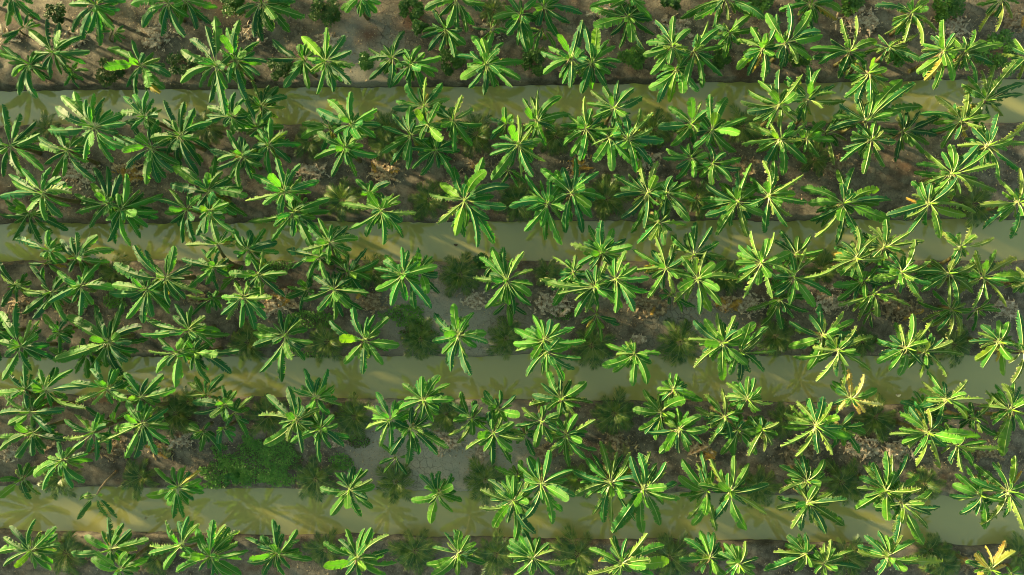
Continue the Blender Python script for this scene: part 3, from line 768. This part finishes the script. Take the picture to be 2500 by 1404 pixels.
def leaf_geometry(c0, tip, width, rag, rng, V, F, UV, MI, arch=0.28, fold=0.5, segs=16, curl=0.0, pet=0.14):
    """one banana leaf: a curved midrib with two pleated, torn half blades"""
    d = tip - c0
    L = d.length
    flat = Vector((d.x, d.y, 0))
    if flat.length < 1e-3: flat = Vector((1, 0, 0))
    side = flat.normalized().cross(Vector((0, 0, 1)))
    mid = c0 + d * 0.52 + Vector((0, 0, arch * L)) + side * curl * L
    def P(t): return c0 * (1 - t) ** 2 + mid * (2 * t * (1 - t)) + tip * t * t
    def T(t): return ((mid - c0) * (2 * (1 - t)) + (tip - mid) * (2 * t)).normalized()
    def W(s):
        return width * (min(1.0, (s + 0.01) / 0.19) ** 0.65) * (0.92 + 0.08 * math.sin(3.1 * s)) * (1.0 if s < 0.64 else max(0.0, 1 - ((s - 0.64) / 0.372) ** 2.3) ** 0.66 + 0.03)
    # midrib
    base = len(V)
    K = 9
    for i in range(K):
        t = i / (K - 1)
        p, tg = P(t), T(t)
        s_ = tg.cross(Vector((0, 0, 1))); s_ = s_.normalized() if s_.length > 1e-4 else side
        up = s_.cross(tg)
        r = 0.015 * (1 - 0.72 * t) * (0.6 + 0.4 * min(1, L / 1.6))
        V.extend([p + s_ * r, p + up * r * 1.3, p - s_ * r])
        UV.extend([(t, 0)] * 3)
    for i in range(K - 1):
        a = base + 3 * i
        F.append((a, a + 3, a + 4, a + 1)); F.append((a + 1, a + 4, a + 5, a + 2))
        MI.extend((1, 1))
    roll = rng.uniform(-0.25, 0.25)
    for sg in (1, -1):
        fa = fold + rng.uniform(-0.18, 0.18)
        j = 0.0
        s0 = 0.0
        drag = rng.uniform(-0.1, 0.1)
        while s0 < 0.999:
            ds = (1.0 / segs) * rng.uniform(0.7, 1.4)
            s1 = min(1.0, s0 + ds)
            if 1 - s1 < 0.03: s1 = 1.0
            torn = rng.random() < 0.35 + 0.6 * rag
            if torn: j = rng.uniform(-1, 1) * (0.22 + 0.34 * rag)
            else: j = j * 0.4 + rng.uniform(-0.2, 0.2)
            short = 1.0 - (rng.random() ** 2) * 0.45 * rag - rng.uniform(0, 0.10)
            gap = (rng.uniform(0.25, 0.8) * (0.45 + rag)) * (s1 - s0) if torn else 0.0
            t0, t1 = pet + (1 - pet) * s0, pet + (1 - pet) * s1
            quad = []
            for (t, s, g) in ((t0, s0, gap), (t1, s1, -gap * 0.4)):
                p, tg = P(t), T(t)
                sd = tg.cross(Vector((0, 0, 1))); sd = sd.normalized() if sd.length > 1e-4 else side
                up = sd.cross(tg)
                a1 = fa * 0.55 + j * 0.3 + roll * sg
                a2 = fa + j + roll * sg
                wd = W(s) * short
                dir1 = sd * sg * math.cos(a1) - up * math.sin(a1)
                dir2 = sd * sg * math.cos(a2) - up * math.sin(a2)
                m_ = p + dir1 * wd * 0.42 + tg * wd * 0.08
                o_ = m_ + dir2 * wd * 0.58 + tg * (wd * (0.20 + drag) + g * L * 0.8)
                quad.append((p, m_, o_, t))
            b0 = len(V)
            V.extend([quad[0][0], quad[0][1], quad[0][2], quad[1][0], quad[1][1], quad[1][2]])
            UV.extend([(quad[0][3], 0), (quad[0][3], 0.42), (quad[0][3], 1), (quad[1][3], 0), (quad[1][3], 0.42), (quad[1][3], 1)])
            if sg > 0:
                F.append((b0, b0 + 1, b0 + 4, b0 + 3)); F.append((b0 + 1, b0 + 2, b0 + 5, b0 + 4))
            else:
                F.append((b0 + 3, b0 + 4, b0 + 1, b0)); F.append((b0 + 4, b0 + 5, b0 + 2, b0 + 1))
            MI.extend((0, 0))
            s0 = s1
    return L


def make_leaf(parent, c0, tip, kind, rng, size, right, dying=False):
    """adds one leaf to the plant; kind holds the letters of the survey"""
    d = tip - c0
    L = d.length
    V, F, UV, MI = [], [], [], []
    rag = rng.uniform(0.15, 0.5) + 0.25 * right
    col = rng.choice(GREEN)
    wd = min(0.29, 0.105 + 0.074 * L) * rng.uniform(0.9, 1.12)
    arch, fold, segs = rng.uniform(0.12, 0.28), rng.uniform(0.5, 1.2), 15
    if 'w' in kind: wd = min(wd, 0.08 + 0.14 * L); fold = rng.uniform(0.05, 0.45); rag = rng.uniform(0.3, 0.7); arch = rng.uniform(0.02, 0.2)
    if 'b' in kind: rag *= 0.4; fold *= 0.6
    if 'b' in kind and rng.random() < (0.16 if 'w' in kind else 0.18): col = rng.choice(FRESH)
    elif 'b' in kind: col = (0.060, 0.225, 0.028)
    if 'p' in kind: rag = rng.uniform(0.65, 1.0); col = rng.choice(PALE); fold += 0.15
    if 'y' in kind: rag = rng.uniform(0.6, 0.95); col = rng.choice(YELLOW if dying else [(0.30, 0.25, 0.05), (0.24, 0.22, 0.04)])
    if size == 'S': wd *= 0.8; segs = 12
    k = rng.uniform(0.85, 1.18) * parent.get('vigour', 1.0)
    warm = 1 + 0.45 * right * rng.random()  # leaves redden towards the right: sunlit warmth put into the leaf colour
    col = (col[0] * k * warm, col[1] * k, col[2] * k, min(1.0, rag))
    leaf_geometry(c0, tip, wd, min(1, rag), rng, V, F, UV, MI, arch, fold, segs, rng.uniform(-0.17, 0.17), 0.18 if 'w' not in kind else 0.2)
    org = parent.location
    V = [v - org for v in V]
    return mesh_obj('leaf', V, F, [M_LEAF, M_RIB], MI, parent, UV, color=col)


def build_banana(px, py, size, tips, rng, label, base_shift=None):
    zc = {'T': 2.75, 'M': 2.1, 'S': 1.15}[size] * rng.uniform(0.85, 1.14)
    crown = at(px, py, zc)
    bx, by = crown.x + rng.uniform(-.15, .15), crown.y + rng.uniform(-.15, .15)
    if size == 'T': bx -= (crown.x + 1) * 0.02
    bx += crown.x * 0.03
    if base_shift: bx += base_shift[0]; by += base_shift[1]
    # roots stand on land: slide the foot out of the water
    for _ in range(30):
        D = float(canal_depth(np.array([[bx]]), np.array([[by]]))[0, 0])
        if D > 0.3: break
        Dp = float(canal_depth(np.array([[bx]]), np.array([[by + 0.1]]))[0, 0])
        by += 0.1 if Dp > D else -0.1
    gz = ground_z(bx, by) - 0.06
    root = empty('banana_plant', (bx, by, gz))
    base = Vector((bx, by, gz))
    vig = rng.uniform(0.78, 1.2)
    root['vigour'] = vig
    H = crown - base
    # pseudostem of wrapped leaf sheaths
    r0 = {'T': 0.115, 'M': 0.095, 'S': 0.05}[size]
    path, rad = [], []
    bend = Vector((rng.uniform(-.08, .08), rng.uniform(-.08, .08), 0)) - Vector((H.x, H.y, 0)) * 0.22
    for i in range(8):
        t = i / 7
        path.append(H * t + bend * math.sin(math.pi * t) + Vector((0, 0, 0)))
        rad.append(r0 * (1 - 0.52 * t) * (1.15 if i == 0 else 1))
    V, F = tube(path, rad, 8)
    mesh_obj('stem', V, F, [M_STEM], None, root, smooth=True)
    right = max(0.0, min(1.0, (px - 1300) / 1100))
    dying = sum('y' in t[2] for t in tips) >= 3
    mean = sum(math.hypot(t[0] - px, t[1] - py) for t in tips) / len(tips)
    for (tx, ty, kind) in tips:
        dpx = math.hypot(tx - px, ty - py)
        Lm = dpx / 55.0
        if 'w' in kind: dz = rng.uniform(0.25, 0.7) * (0.5 + Lm)
        elif dpx < 0.55 * mean: dz = rng.uniform(0.1, 0.5)
        else: dz = rng.uniform(-0.42, 0.22) * Lm
        if size == 'S': dz *= 0.6
        zt = max(0.35, zc + dz)
        k_ = 1.06 if 'w' not in kind else 1.0
        tip = at(px + (tx - px) * k_, py + (ty - py) * k_, zt)
        make_leaf(root, crown + Vector((rng.uniform(-.05, .05), rng.uniform(-.05, .05), rng.uniform(-.12, .05))), tip, kind, rng, size, right, dying)
    # leaves of the same crown that fill the wide gaps between the long ones
    angs = sorted(math.atan2(py - t[1], t[0] - px) for t in tips)
    if size != 'S' and len(angs) > 5 and not dying:
        for a0, a1 in zip(angs, angs[1:] + [angs[0] + 2 * math.pi]):
            if a1 - a0 > 0.58 and rng.random() < 0.85:
                an = (a0 + a1) / 2 + rng.uniform(-.15, .15)
                L = mean / 55.0 * rng.uniform(0.6, 0.92)
                c0 = crown - Vector((0, 0, rng.uniform(0.02, 0.15)))
                make_leaf(root, c0, c0 + Vector((math.cos(an) * L, math.sin(an) * L, rng.uniform(-0.45, 0.15) * L)), 'p' if rng.random() < .12 + .2 * right else '', rng, size, right)
    # older leaves hanging lower round the stem
    for _ in range({'T': rng.randint(8, 12), 'M': rng.randint(5, 8), 'S': 3}[size]):
        an = rng.uniform(0, 2 * math.pi)
        L = mean / 55.0 * rng.uniform(0.5, 0.88)
        c0 = crown - Vector((0, 0, rng.uniform(0.15, 0.3)))
        tip = c0 + Vector((math.cos(an) * L, math.sin(an) * L, -rng.uniform(0.1, 0.9) * L))
        tip.z = max(0.3, tip.z)
        kind = 'y' if rng.random() < 0.03 else ('p' if rng.random() < 0.15 else '')
        make_leaf(root, c0, tip, kind, rng, size, right)
    # short steep leaves round the heart of the crown
    for _ in range(rng.randint(1, 3) if size != 'S' else 0):
        an = rng.uniform(0, 2 * math.pi)
        L = mean / 55.0 * rng.uniform(0.3, 0.55)
        make_leaf(root, crown, crown + Vector((math.cos(an) * L, math.sin(an) * L, rng.uniform(0.5, 1.0) * L)), rng.choice(['', '', 'b', 'p' if right > .3 else '']), rng, size, right)
    # rolled new leaf standing up in the middle
    sp = Vector((rng.uniform(-.12, .12), rng.uniform(-.12, .12), rng.uniform(0.45, 0.75) if size != 'S' else 0.3))
    pts = [H + sp * (i / 4) for i in range(5)]
    V, F = tube(pts, [0.03, 0.04, 0.036, 0.024, 0.006], 6)
    uv = [(0.5, 0.6)] * len(V)
    mesh_obj('furled_leaf', V, F, [M_LEAF], None, root, uv, smooth=True, color=(0.16, 0.32, 0.05, 0.0))
    if size == 'T' and rng.random() < 0.22:
        # a hanging bunch on its curved stalk
        an = rng.uniform(-2.6, -0.5)
        o = Vector((math.cos(an), math.sin(an), 0))
        path = [H, H + o * 0.15 + Vector((0, 0, .12)), H + o * 0.32 + Vector((0, 0, -.02)), H + o * 0.38 + Vector((0, 0, -.45)), H + o * 0.38 + Vector((0, 0, -.8))]
        V, F = tube(path, [.03, .03, .025, .02, .015], 6)
        st = mesh_obj('fruit_stalk', V, F, [M_STEM], None, root, smooth=True)
        V, F = [], []
        for row in range(5):
            for k in range(7):
                a = 2 * math.pi * k / 7 + row * 0.4
                r = Vector((math.cos(a), math.sin(a), 0))
                p0 = H + o * 0.38 + Vector((0, 0, -.25 - row * 0.09))
                tube([p0 + r * .03, p0 + r * .09 + Vector((0, 0, .01)), p0 + r * .11 + Vector((0, 0, .08))], [.014, .02, .006], 5, V, F)
        mesh_obj('fruit', V, F, [M_FRUIT], None, st, smooth=True)
    del root['vigour']
    return root


ORD = ['', 'first', 'second', 'third', 'fourth', 'fifth', 'sixth', 'seventh', 'eighth', 'ninth', 'tenth', 'eleventh', 'twelfth', 'thirteenth',
       'fourteenth', 'fifteenth', 'sixteenth', 'seventeenth', 'eighteenth', 'nineteenth', 'twentieth']


def ordinal(n):
    if n <= 20: return ORD[n]
    tens = {2: 'twenty', 3: 'thirty', 4: 'forty', 5: 'fifty'}[n // 10]
    if n % 10 == 0: return tens[:-1] + 'ieth'
    return tens + '-' + ORD[n % 10]


def row_of(px, py):
    """planting row, counted down the picture; rows run along the canals"""
    s = (px - 1250) / 1250
    lim = (72, 212 - 12 * s, 400, 556 - 8 * s, 756, 905, 1098 + 4 * s, 1278 + 16 * s)
    return sum(py > l for l in lim)


ROWS = ['along the top edge', 'above the first canal', 'below the first canal', 'above the second canal', 'below the second canal',
        'above the third canal', 'below the third canal', 'above the fourth canal', 'below the fourth canal']

plants = []
for line in BANANAS.strip().splitlines():
    head, tail = line.split(':')
    tile, c, size = head.split()
    cx, cy = map(float, c.split(','))
    X0, Y0 = px_of(tile, cx, cy)
    tips = []
    for tk in tail.split():
        num = tk.rstrip('bwpy')
        x, y = map(float, num.split(','))
        tx, ty = px_of(tile, x, y)
        tips.append((tx, ty, tk[len(num):]))
    plants.append((X0, Y0, size, tips))

order = {}
for r in range(9):
    mem = sorted([i for i, p in enumerate(plants) if row_of(p[0], p[1]) == r], key=lambda i: plants[i][0])
    for k, i in enumerate(mem): order[i] = (r, k + 1)

WHAT = []
for i, (X0, Y0, size, tips) in enumerate(plants):
    kinds = [t[2] for t in tips]
    ny_, np_, nb = sum('y' in k for k in kinds), sum('p' in k for k in kinds), sum('bw' in k for k in kinds)
    if ny_ >= 3: what = 'yellowed dying banana plant'
    elif size == 'S': what = 'low banana sucker'
    elif np_ >= 0.45 * len(kinds): what = 'pale ragged banana plant'
    elif nb: what = 'green banana plant with bright young leaf'
    else: what = 'dark green banana plant'
    WHAT.append(what)
    rng = random.Random(1000 + i)
    r, k = order[i]
    lab = '%s, %s crown from left %s' % (what, ordinal(k), ROWS[r])
    root = build_banana(X0, Y0, size, tips, rng, lab)
    tag(root, lab, 'banana plant', 'banana plants in rows along the canals')

# ---------------------------------------------------------------- the withered plant bent over the fourth canal
def build_withered():
    foot = at(282, 1152, 0.1)
    root = empty('withered_banana_plant', foot)
    head = at(236, 1208, 1.1)
    rng = random.Random(77)
    H = head - foot
    V, F = tube([Vector((0, 0, -.1)), H * .35 + Vector((0, 0, .2)), H * .7 + Vector((0, 0, .2)), H], [.08, .06, .045, .03], 7)
    mesh_obj('stem', V, F, [M_DRYSTEM], None, root, smooth=True)
    for (tx, ty, kd) in ((193, 1222, ''), (187, 1268, ''), (284, 1265, 'w'), (262, 1262, 'w'), (250, 1208, 'p'), (205, 1215, 'p')):
        make_leaf(root, head + Vector((0, 0, 0)), at(tx, ty, 0.35 if kd != 'p' else 0.9), kd, rng, 'M', 0)
    tag(root, 'withered banana plant bent over the fourth canal with drooping folded leaves', 'banana plant')


build_withered()

# unseen plants of the plantation, added to shade and mirror in what is inside
def generic_tips(px, py, rng, n=11, R0=105):
    a0 = rng.uniform(0, 6.28)
    return [(px + math.cos(a0 + k * 6.283 / n + rng.uniform(-.2, .2)) * R0 * rng.uniform(.75, 1.1),
             py + math.sin(a0 + k * 6.283 / n + rng.uniform(-.2, .2)) * R0 * rng.uniform(.75, 1.1), 'b' if rng.random() < .15 else '') for k in range(n)]


for i, (px, py) in enumerate([(-150, 130), (-160, 330), (-130, 480), (-150, 640), (-140, 810), (-170, 1010), (-150, 1150), (-140, 1340),
                              (-330, 90), (-340, 400), (-330, 700), (-350, 1050), (100, -130), (380, -150), (640, -140), (1050, -120), (1300, -130),
                              (1800, -140), (2080, -130), (2330, -140), (-150, -80)]):
    rng = random.Random(500 + i)
    root = build_banana(px, py, 'T', generic_tips(px, py, rng), rng, '')
    tag(root, 'unseen banana plant of the same plantation, added outside the picture for its shade', 'banana plant', 'banana plants beyond the left and top edges')

def copy_tree(o, parent=None):
    c = o.copy()
    COL.objects.link(c)
    if parent is not None: c.parent = parent
    for ch in [x for x in KIDS.get(o.name, [])]: copy_tree(ch, c)
    return c


KIDS = {}
for o in list(COL.objects):
    if o.parent: KIDS.setdefault(o.parent.name, []).append(o)
srcs = [o for o in COL.objects if o.get('group') == 'banana plants beyond the left and top edges'][:8]
rng = random.Random(61)
for row, py in enumerate((-110, 20, 130, 330, 480, 640, 810, 1010, 1150)):  # more unseen plants, copied in to shade the left side
    for col in range(5):
        px = -480 - col * 205 + rng.uniform(-50, 50)
        c = at(px, py + rng.uniform(-25, 25), 1.5)
        o = copy_tree(srcs[(row * 5 + col) % 8])
        o.location = (c.x, c.y, 0.0)
        o.rotation_euler = (0, 0, rng.uniform(0, 6.28))
for k in range(14):  # unseen copies beyond the top edge, added for their shadows
    c = at(-300 + k * 190 + rng.uniform(-40, 40), -300 + rng.uniform(-20, 20), 1.5)
    o = copy_tree(srcs[k % 8])
    o.location = (c.x, c.y, 0.0)
    o.rotation_euler = (0, 0, rng.uniform(0, 6.28))

# ---------------------------------------------------------------- young coconut palms
def frond_mesh(rng, L=1.0, droop=0.35, name='frond'):
    """one pinnate frond along +x, rising then arching over"""
    V, F, MI = [], [], []
    def P(t): return Vector((L * t, 0, L * (0.75 * t - (0.45 + droop) * t * t)))
    pts = [P(i / 8) for i in range(9)]
    tube(pts, [0.014 * (1 - .8 * i / 8) + .002 for i in range(9)], 4, V, F)
    MI.extend([1] * len(F))
    n = 46
    for i in range(n):
        t = 0.16 + 0.84 * i / (n - 1)
        p = P(t)
        tg = (P(min(1, t + .02)) - P(t - .02)).normalized()
        ll = L * 0.42 * (math.sin(math.pi * min(1, (t - .08) / 0.95)) ** 0.6 + .15) * rng.uniform(.85, 1.1)
        for sg in (1, -1):
            sw = 0.55 + 0.75 * t + rng.uniform(-.12, .12)
            s = Vector((0, sg, 0))
            d = (s * math.cos(sw) + tg * math.sin(sw) + Vector((0, 0, rng.uniform(-.1, .15)))).normalized()
            wv = tg * 0.0145
            q0 = len(V)
            e1 = p + d * ll * .55 + Vector((0, 0, -.02))
            e2 = p + d * ll + Vector((0, 0, -.16 * ll - rng.uniform(0, .06)))
            V.extend([p - wv * .6, p + wv * .6, e1 + wv, e1 - wv, e2])
            F.append((q0, q0 + 1, q0 + 2, q0 + 3)); F.append((q0 + 3, q0 + 2, q0 + 4)); MI.extend((0, 0))
    me = bpy.data.meshes.new(name)
    me.from_pydata([tuple(v) for v in V], [], F)
    me.materials.append(M_PALM); me.materials.append(M_PALMRIB)
    me.polygons.foreach_set('material_index', MI)
    return me


prng = random.Random(3)
FRONDS = [frond_mesh(prng, 1.0, prng.uniform(-.05, .35)) for _ in range(8)]


def strip_of(py):
    b = (0, 205, 545, 872, 1200)
    return sum(py > v for v in b[1:])


STRIPS = ['on the topmost bed', 'on the bed below canal one', 'on the bed below canal two', 'on the bed below canal three', 'on the bottom bed']


def parse(txt):
    out = []
    for it in txt.replace('\n', '').split('|'):
        if not it.strip(): continue
        f = it.split()
        x, y = map(float, f[1].split(','))
        X0, Y0 = px_of(f[0], x, y)
        out.append((X0, Y0, f[2:]))
    return out


def number_in_strips(items):
    res = {}
    for s in range(5):
        mem = sorted([i for i, p in enumerate(items) if strip_of(p[1]) == s], key=lambda i: items[i][0])
        for k, i in enumerate(mem): res[i] = (s, k + 1)
    return res


palms = parse(PALMS)
pn = number_in_strips(palms)
for i, (px, py, f) in enumerate(palms):
    rng = random.Random(200 + i)
    R0 = float(f[0]) / 50.0
    c = at(px, py, 0.45)
    gz = ground_z(c.x, c.y)
    root = empty('coconut_palm', (c.x, c.y, max(gz, -0.3) - .02))
    V, F = tube([Vector((0, 0, -.05)), Vector((0, 0, .12)), Vector((0, 0, .3))], [.07, .06, .035], 7)
    mesh_obj('trunk', V, F, [M_TWIG], None, root, smooth=True)
    n = rng.randint(12, 14)
    a0 = rng.uniform(0, 6.28)
    for k in range(n):
        fr = bpy.data.objects.new('frond', FRONDS[rng.randrange(8)])
        COL.objects.link(fr)
        fr.parent = root
        fr.location = (0, 0, .22)
        inner = k % 3 == 2
        s = R0 * (rng.uniform(.95, 1.25) if not inner else rng.uniform(.75, 1.0))
        fr.scale = (s, s, s)
        fr.rotation_euler = (rng.uniform(-.15, .15), rng.uniform(-.1, .15) - (0.45 if inner else 0), a0 + k * 2.4)
    s, k = pn[i]
    tag(root, 'young coconut palm with feathery fronds, %s from left %s' % (ordinal(k), STRIPS[s]), 'palm', 'young coconut palms between the banana plants')

# ---------------------------------------------------------------- leafy shrubs
shrubs = parse(SHRUBS)
sn = number_in_strips(shrubs)
for i, (px, py, f) in enumerate(shrubs):
    rng = random.Random(300 + i)
    R0 = float(f[0]) / 51.0
    c = at(px, py, 0.5)
    gz = ground_z(c.x, c.y)
    root = empty('shrub', (c.x, c.y, gz))
    V, F = [], []
    ends = []
    for k in range(9):
        a = k * 2.4 + rng.random()
        rr = R0 * math.sqrt(rng.uniform(.05, 1)) * .8
        e = Vector((math.cos(a) * rr, math.sin(a) * rr * rng.uniform(.8, 1.1), rng.uniform(.35, .95) * (1.1 - .4 * rr / R0)))
        ends.append(e)
        tube([Vector((0, 0, -.05)), e * .5 + Vector((0, 0, .08)), e], [.02, .012, .005], 4, V, F)
    mesh_obj('branches', V, F, [M_TWIG], None, root)
    V, F = [], []
    for e in ends:
        cr = R0 * rng.uniform(.28, .45)
        for _ in range(int(150 * (0.6 + R0))):
            d = Vector((rng.gauss(0, 1), rng.gauss(0, 1), rng.gauss(0, 1))).normalized() * cr * rng.uniform(.3, 1) ** .5
            p = e + Vector((d.x, d.y, d.z * .7))
            a = rng.uniform(0, 6.28)
            tl = rng.uniform(-.6, .5)
            u = Vector((math.cos(a) * math.cos(tl), math.sin(a) * math.cos(tl), math.sin(tl)))
            s = u.cross(Vector((0, 0, 1))).normalized() + Vector((0, 0, rng.uniform(-.5, .5)))
            l, w_ = rng.uniform(.07, .14), rng.uniform(.024, .042)
            q = len(V)
            V.extend([p, p + u * l * .5 + s * w_, p + u * l, p + u * l * .5 - s * w_])
            F.append((q, q + 1, q + 2, q + 3))
    k_ = rng.uniform(.75, 1.35)
    mesh_obj('foliage', V, F, [M_SHRUB], None, root, color=(k_ * rng.uniform(.9, 1.3), k_, k_ * .8, 1))
    s, k = sn[i]
    tag(root, 'small bushy dark leafy shrub, %s from left %s' % (ordinal(k), STRIPS[s]), 'shrub', 'leafy shrubs growing among the banana plants')

# ---------------------------------------------------------------- piles of dead banana leaves
piles = parse(PILES)
ln = number_in_strips(piles)
PILEWORD = {'g': 'grey dried banana leaves', 'y': 'dried and yellow banana leaves', 'b': 'brown dried banana leaves', 'v': 'cut fading green banana leaves'}
for i, (px, py, f) in enumerate(piles):
    rng = random.Random(400 + i)
    R0 = float(f[0]) / 50.0
    kd = f[1]
    c = at(px, py, 0.0)
    gz = ground_z(c.x, c.y)
    root_loc = Vector((c.x, c.y, gz))
    V, F, MI, UV = [], [], [], []
    # whole dead leaves thrown on each other
    for k in range(int(5 + R0 * 7)):
        a = rng.uniform(0, 6.28)
        off = Vector((max(-.62, min(.62, rng.gauss(0, .45))) * R0, max(-.42, min(.42, rng.gauss(0, .28))) * R0, .04 + rng.random() * .16))
        L = rng.uniform(.6, 1.25) * (0.5 + 0.5 * R0)
        d = Vector((math.cos(a) * L, math.sin(a) * L * .7, rng.uniform(-.05, .12)))
        n0 = len(F)
        mi = []
        leaf_geometry(off - d / 2, off + d / 2, rng.uniform(.10, .19), 1.0, rng, V, F, UV, mi, .05, rng.uniform(-.3, .5), 13, rng.uniform(-.12, .12), .06)
        alt = (kd == 'y' and rng.random() < .38) or (kd == 'v' and rng.random() < .15) or (kd == 'b' and rng.random() < .06)
        m0 = 1 if alt else (2 if kd == 'v' and rng.random() < .5 else 0)
        MI.extend([m0] * len(mi))
    # curled scraps
    for k in range(int(150 * R0 * R0) + 50):
        r = min(1.05, abs(rng.gauss(0, .5))) * R0
        a = rng.uniform(0, 6.28)
        p = Vector((math.cos(a) * r * 1.1, math.sin(a) * r * .75, .02 + .16 * rng.random() * max(.1, 1 - r / R0)))
        an = rng.uniform(0, 6.28)
        u = Vector((math.cos(an), math.sin(an), rng.uniform(-.3, .3))) * rng.uniform(.05, .16)
        s = Vector((-math.sin(an), math.cos(an), rng.uniform(-.8, .8))) * rng.uniform(.012, .045)
        q = len(V)
        cu = Vector((0, 0, rng.uniform(-.02, .04)))
        V.extend([p - u - s, p - u + s, p + s + cu, p - s + cu, p + u + s * .6, p + u - s * .6])
        UV.extend([(0, 0)] * 6)
        F.append((q, q + 1, q + 2, q + 3)); F.append((q + 3, q + 2, q + 4, q + 5))
        m0 = 1 if (kd == 'y' and rng.random() < .12) else 0
        MI.extend((m0, m0))
    tint = {'g': (1.35, 1.3, 1.3, 1), 'y': (1.3, 1.15, .95, 1), 'b': (.85, .76, .62, 1), 'v': (.85, .82, .6, 1)}[kd]
    o = mesh_obj('dried_leaf_pile', V, F, [M_DRY, M_YLEAF, M_GLEAF], MI, None, UV, color=tint)
    o.location = root_loc
    s, k = ln[i]
    tag(o, '%s, %s heap from left %s' % (PILEWORD[kd], ordinal(k), STRIPS[s]), 'leaf pile', 'heaps of dead banana leaves on the beds')

# ---------------------------------------------------------------- creeping weeds and loose litter
V, F, MI = [], [], []
rng = random.Random(9)
for (px, py, f) in parse(PATCHES):
    rx, ry, kd = float(f[0]) / 50, float(f[1]) / 50, f[2]
    c = at(px, py, 0)
    n = int(rx * ry * 3.14 * 700)
    for _ in range(n):
        r = math.sqrt(rng.random()) * (1 if rng.random() < .82 else 1.18)
        a = rng.uniform(0, 6.28)
        x, y = c.x + math.cos(a) * r * rx, c.y + math.sin(a) * r * ry
        nv = mn.noise(Vector((x * .9, y * .9, 3.0))) + .5 * mn.noise(Vector((x * 2.6, y * 2.6, 8.0)))
        if nv < -0.25 + (r - .65) * 1.3: continue
        V.append((x, y)); MI.append(1 if (kd == 'r' and rng.random() < .65) or (nv < .0 and rng.random() < .35) else 0)
pts = np.array(V)
D = canal_depth(pts[:, :1], pts[:, 1:])[:, 0]
hz = height(pts[:, :1], pts[:, 1:])[:, 0]
V2, F2, MI2 = [], [], []
for (x, y), d, z, m in zip(V, D, hz, MI):
    if d < -0.02: continue
    p = Vector((x, y, z + rng.uniform(.01, .07)))
    a, tl = rng.uniform(0, 6.28), rng.uniform(-.5, .7)
    u = Vector((math.cos(a) * math.cos(tl), math.sin(a) * math.cos(tl), math.sin(tl)))
    s = Vector((-math.sin(a), math.cos(a), rng.uniform(-.6, .6)))
    l, w_ = rng.uniform(.05, .11), rng.uniform(.018, .038)
    q = len(V2)
    V2.extend([p, p + u * l * .5 + s * w_, p + u * l, p + u * l * .5 - s * w_])
    F2.append((q, q + 1, q + 2, q + 3)); MI2.append(m)
o = mesh_obj('ground_cover', V2, F2, [M_WEED, M_WEEDR], MI2)
tag(o, 'low creeping green weeds spread in patches over the bare earth', 'ground cover', kind='stuff')

V2, F2 = [], []
xy = np.random.RandomState(4).uniform((-27, -15), (27, 15), (42000, 2))
nz = vnoise(xy[:, 0], xy[:, 1], 0.45, 21, 3)
D = canal_depth(xy[:, :1], xy[:, 1:])[:, 0]
hz = height(xy[:, :1], xy[:, 1:])[:, 0]
# litter lies mostly along the middle of each bed
for (x, y), nv, d, z in zip(xy, nz, D, hz):
    if d < 0.12 or nv * 1.3 + min(d, 2.0) * 0.22 < rng.uniform(0.05, 0.75): continue
    an = rng.uniform(0, 6.28)
    p = Vector((x, y, z + rng.uniform(.01, .04)))
    u = Vector((math.cos(an), math.sin(an), rng.uniform(-.15, .25))) * rng.uniform(.02, .09)
    s = Vector((-math.sin(an), math.cos(an), rng.uniform(-.6, .6))) * rng.uniform(.006, .03)
    q = len(V2)
    V2.extend([p - u, p + s, p + u, p - s])
    F2.append((q, q + 1, q + 2, q + 3))
o = mesh_obj('leaf_litter', V2, F2, [M_DRY], None, color=(1, .92, .8, 1))
tag(o, 'dry leaf scraps scattered thinly over the brown beds', 'litter', kind='stuff')

# a thin pole lying on the bed beside the weeds
pa, pb = at(378, 1142, .06), at(460, 1152, .08)
root = empty('pole', pa)
V, F = tube([Vector((0, 0, 0)), (pb - pa) * .5 + Vector((0, 0, .02)), pb - pa], [.018, .016, .012], 5)
mesh_obj('shaft', V, F, [M_DRYSTEM], None, root)
tag(root, 'thin pale pole lying on the bed above the fourth canal', 'pole')

# small things afloat on the water
for (px, py, r, lab, col) in ((1113, 598, .10, 'dark round leaf floating in the middle of the second canal', (.5, .4, .3, 1)),
                              (2193, 965, .13, 'pale curled leaf floating near the lower bank of the third canal', (2.2, 2.2, 2.1, 1)),
                              (356, 1265, .06, 'tiny pale leaf floating on the left part of the fourth canal', (2.0, 2.0, 1.8, 1))):
    c = at(px, py, WATER_Z + .012)
    V, F = [], []
    V.append(Vector((0, 0, 0.004)))
    for k in range(12):
        a = k * math.pi / 6
        rr = r * (1 + .15 * math.sin(3 * a))
        V.append(Vector((math.cos(a) * rr, math.sin(a) * rr * .6, .012 + .02 * (k % 2))))
    for k in range(12): F.append((0, 1 + k, 1 + (k + 1) % 12))
    o = mesh_obj('floating_leaf', V, F, [M_DRY], None, color=col)
    o.location = c
    tag(o, lab, 'leaf')
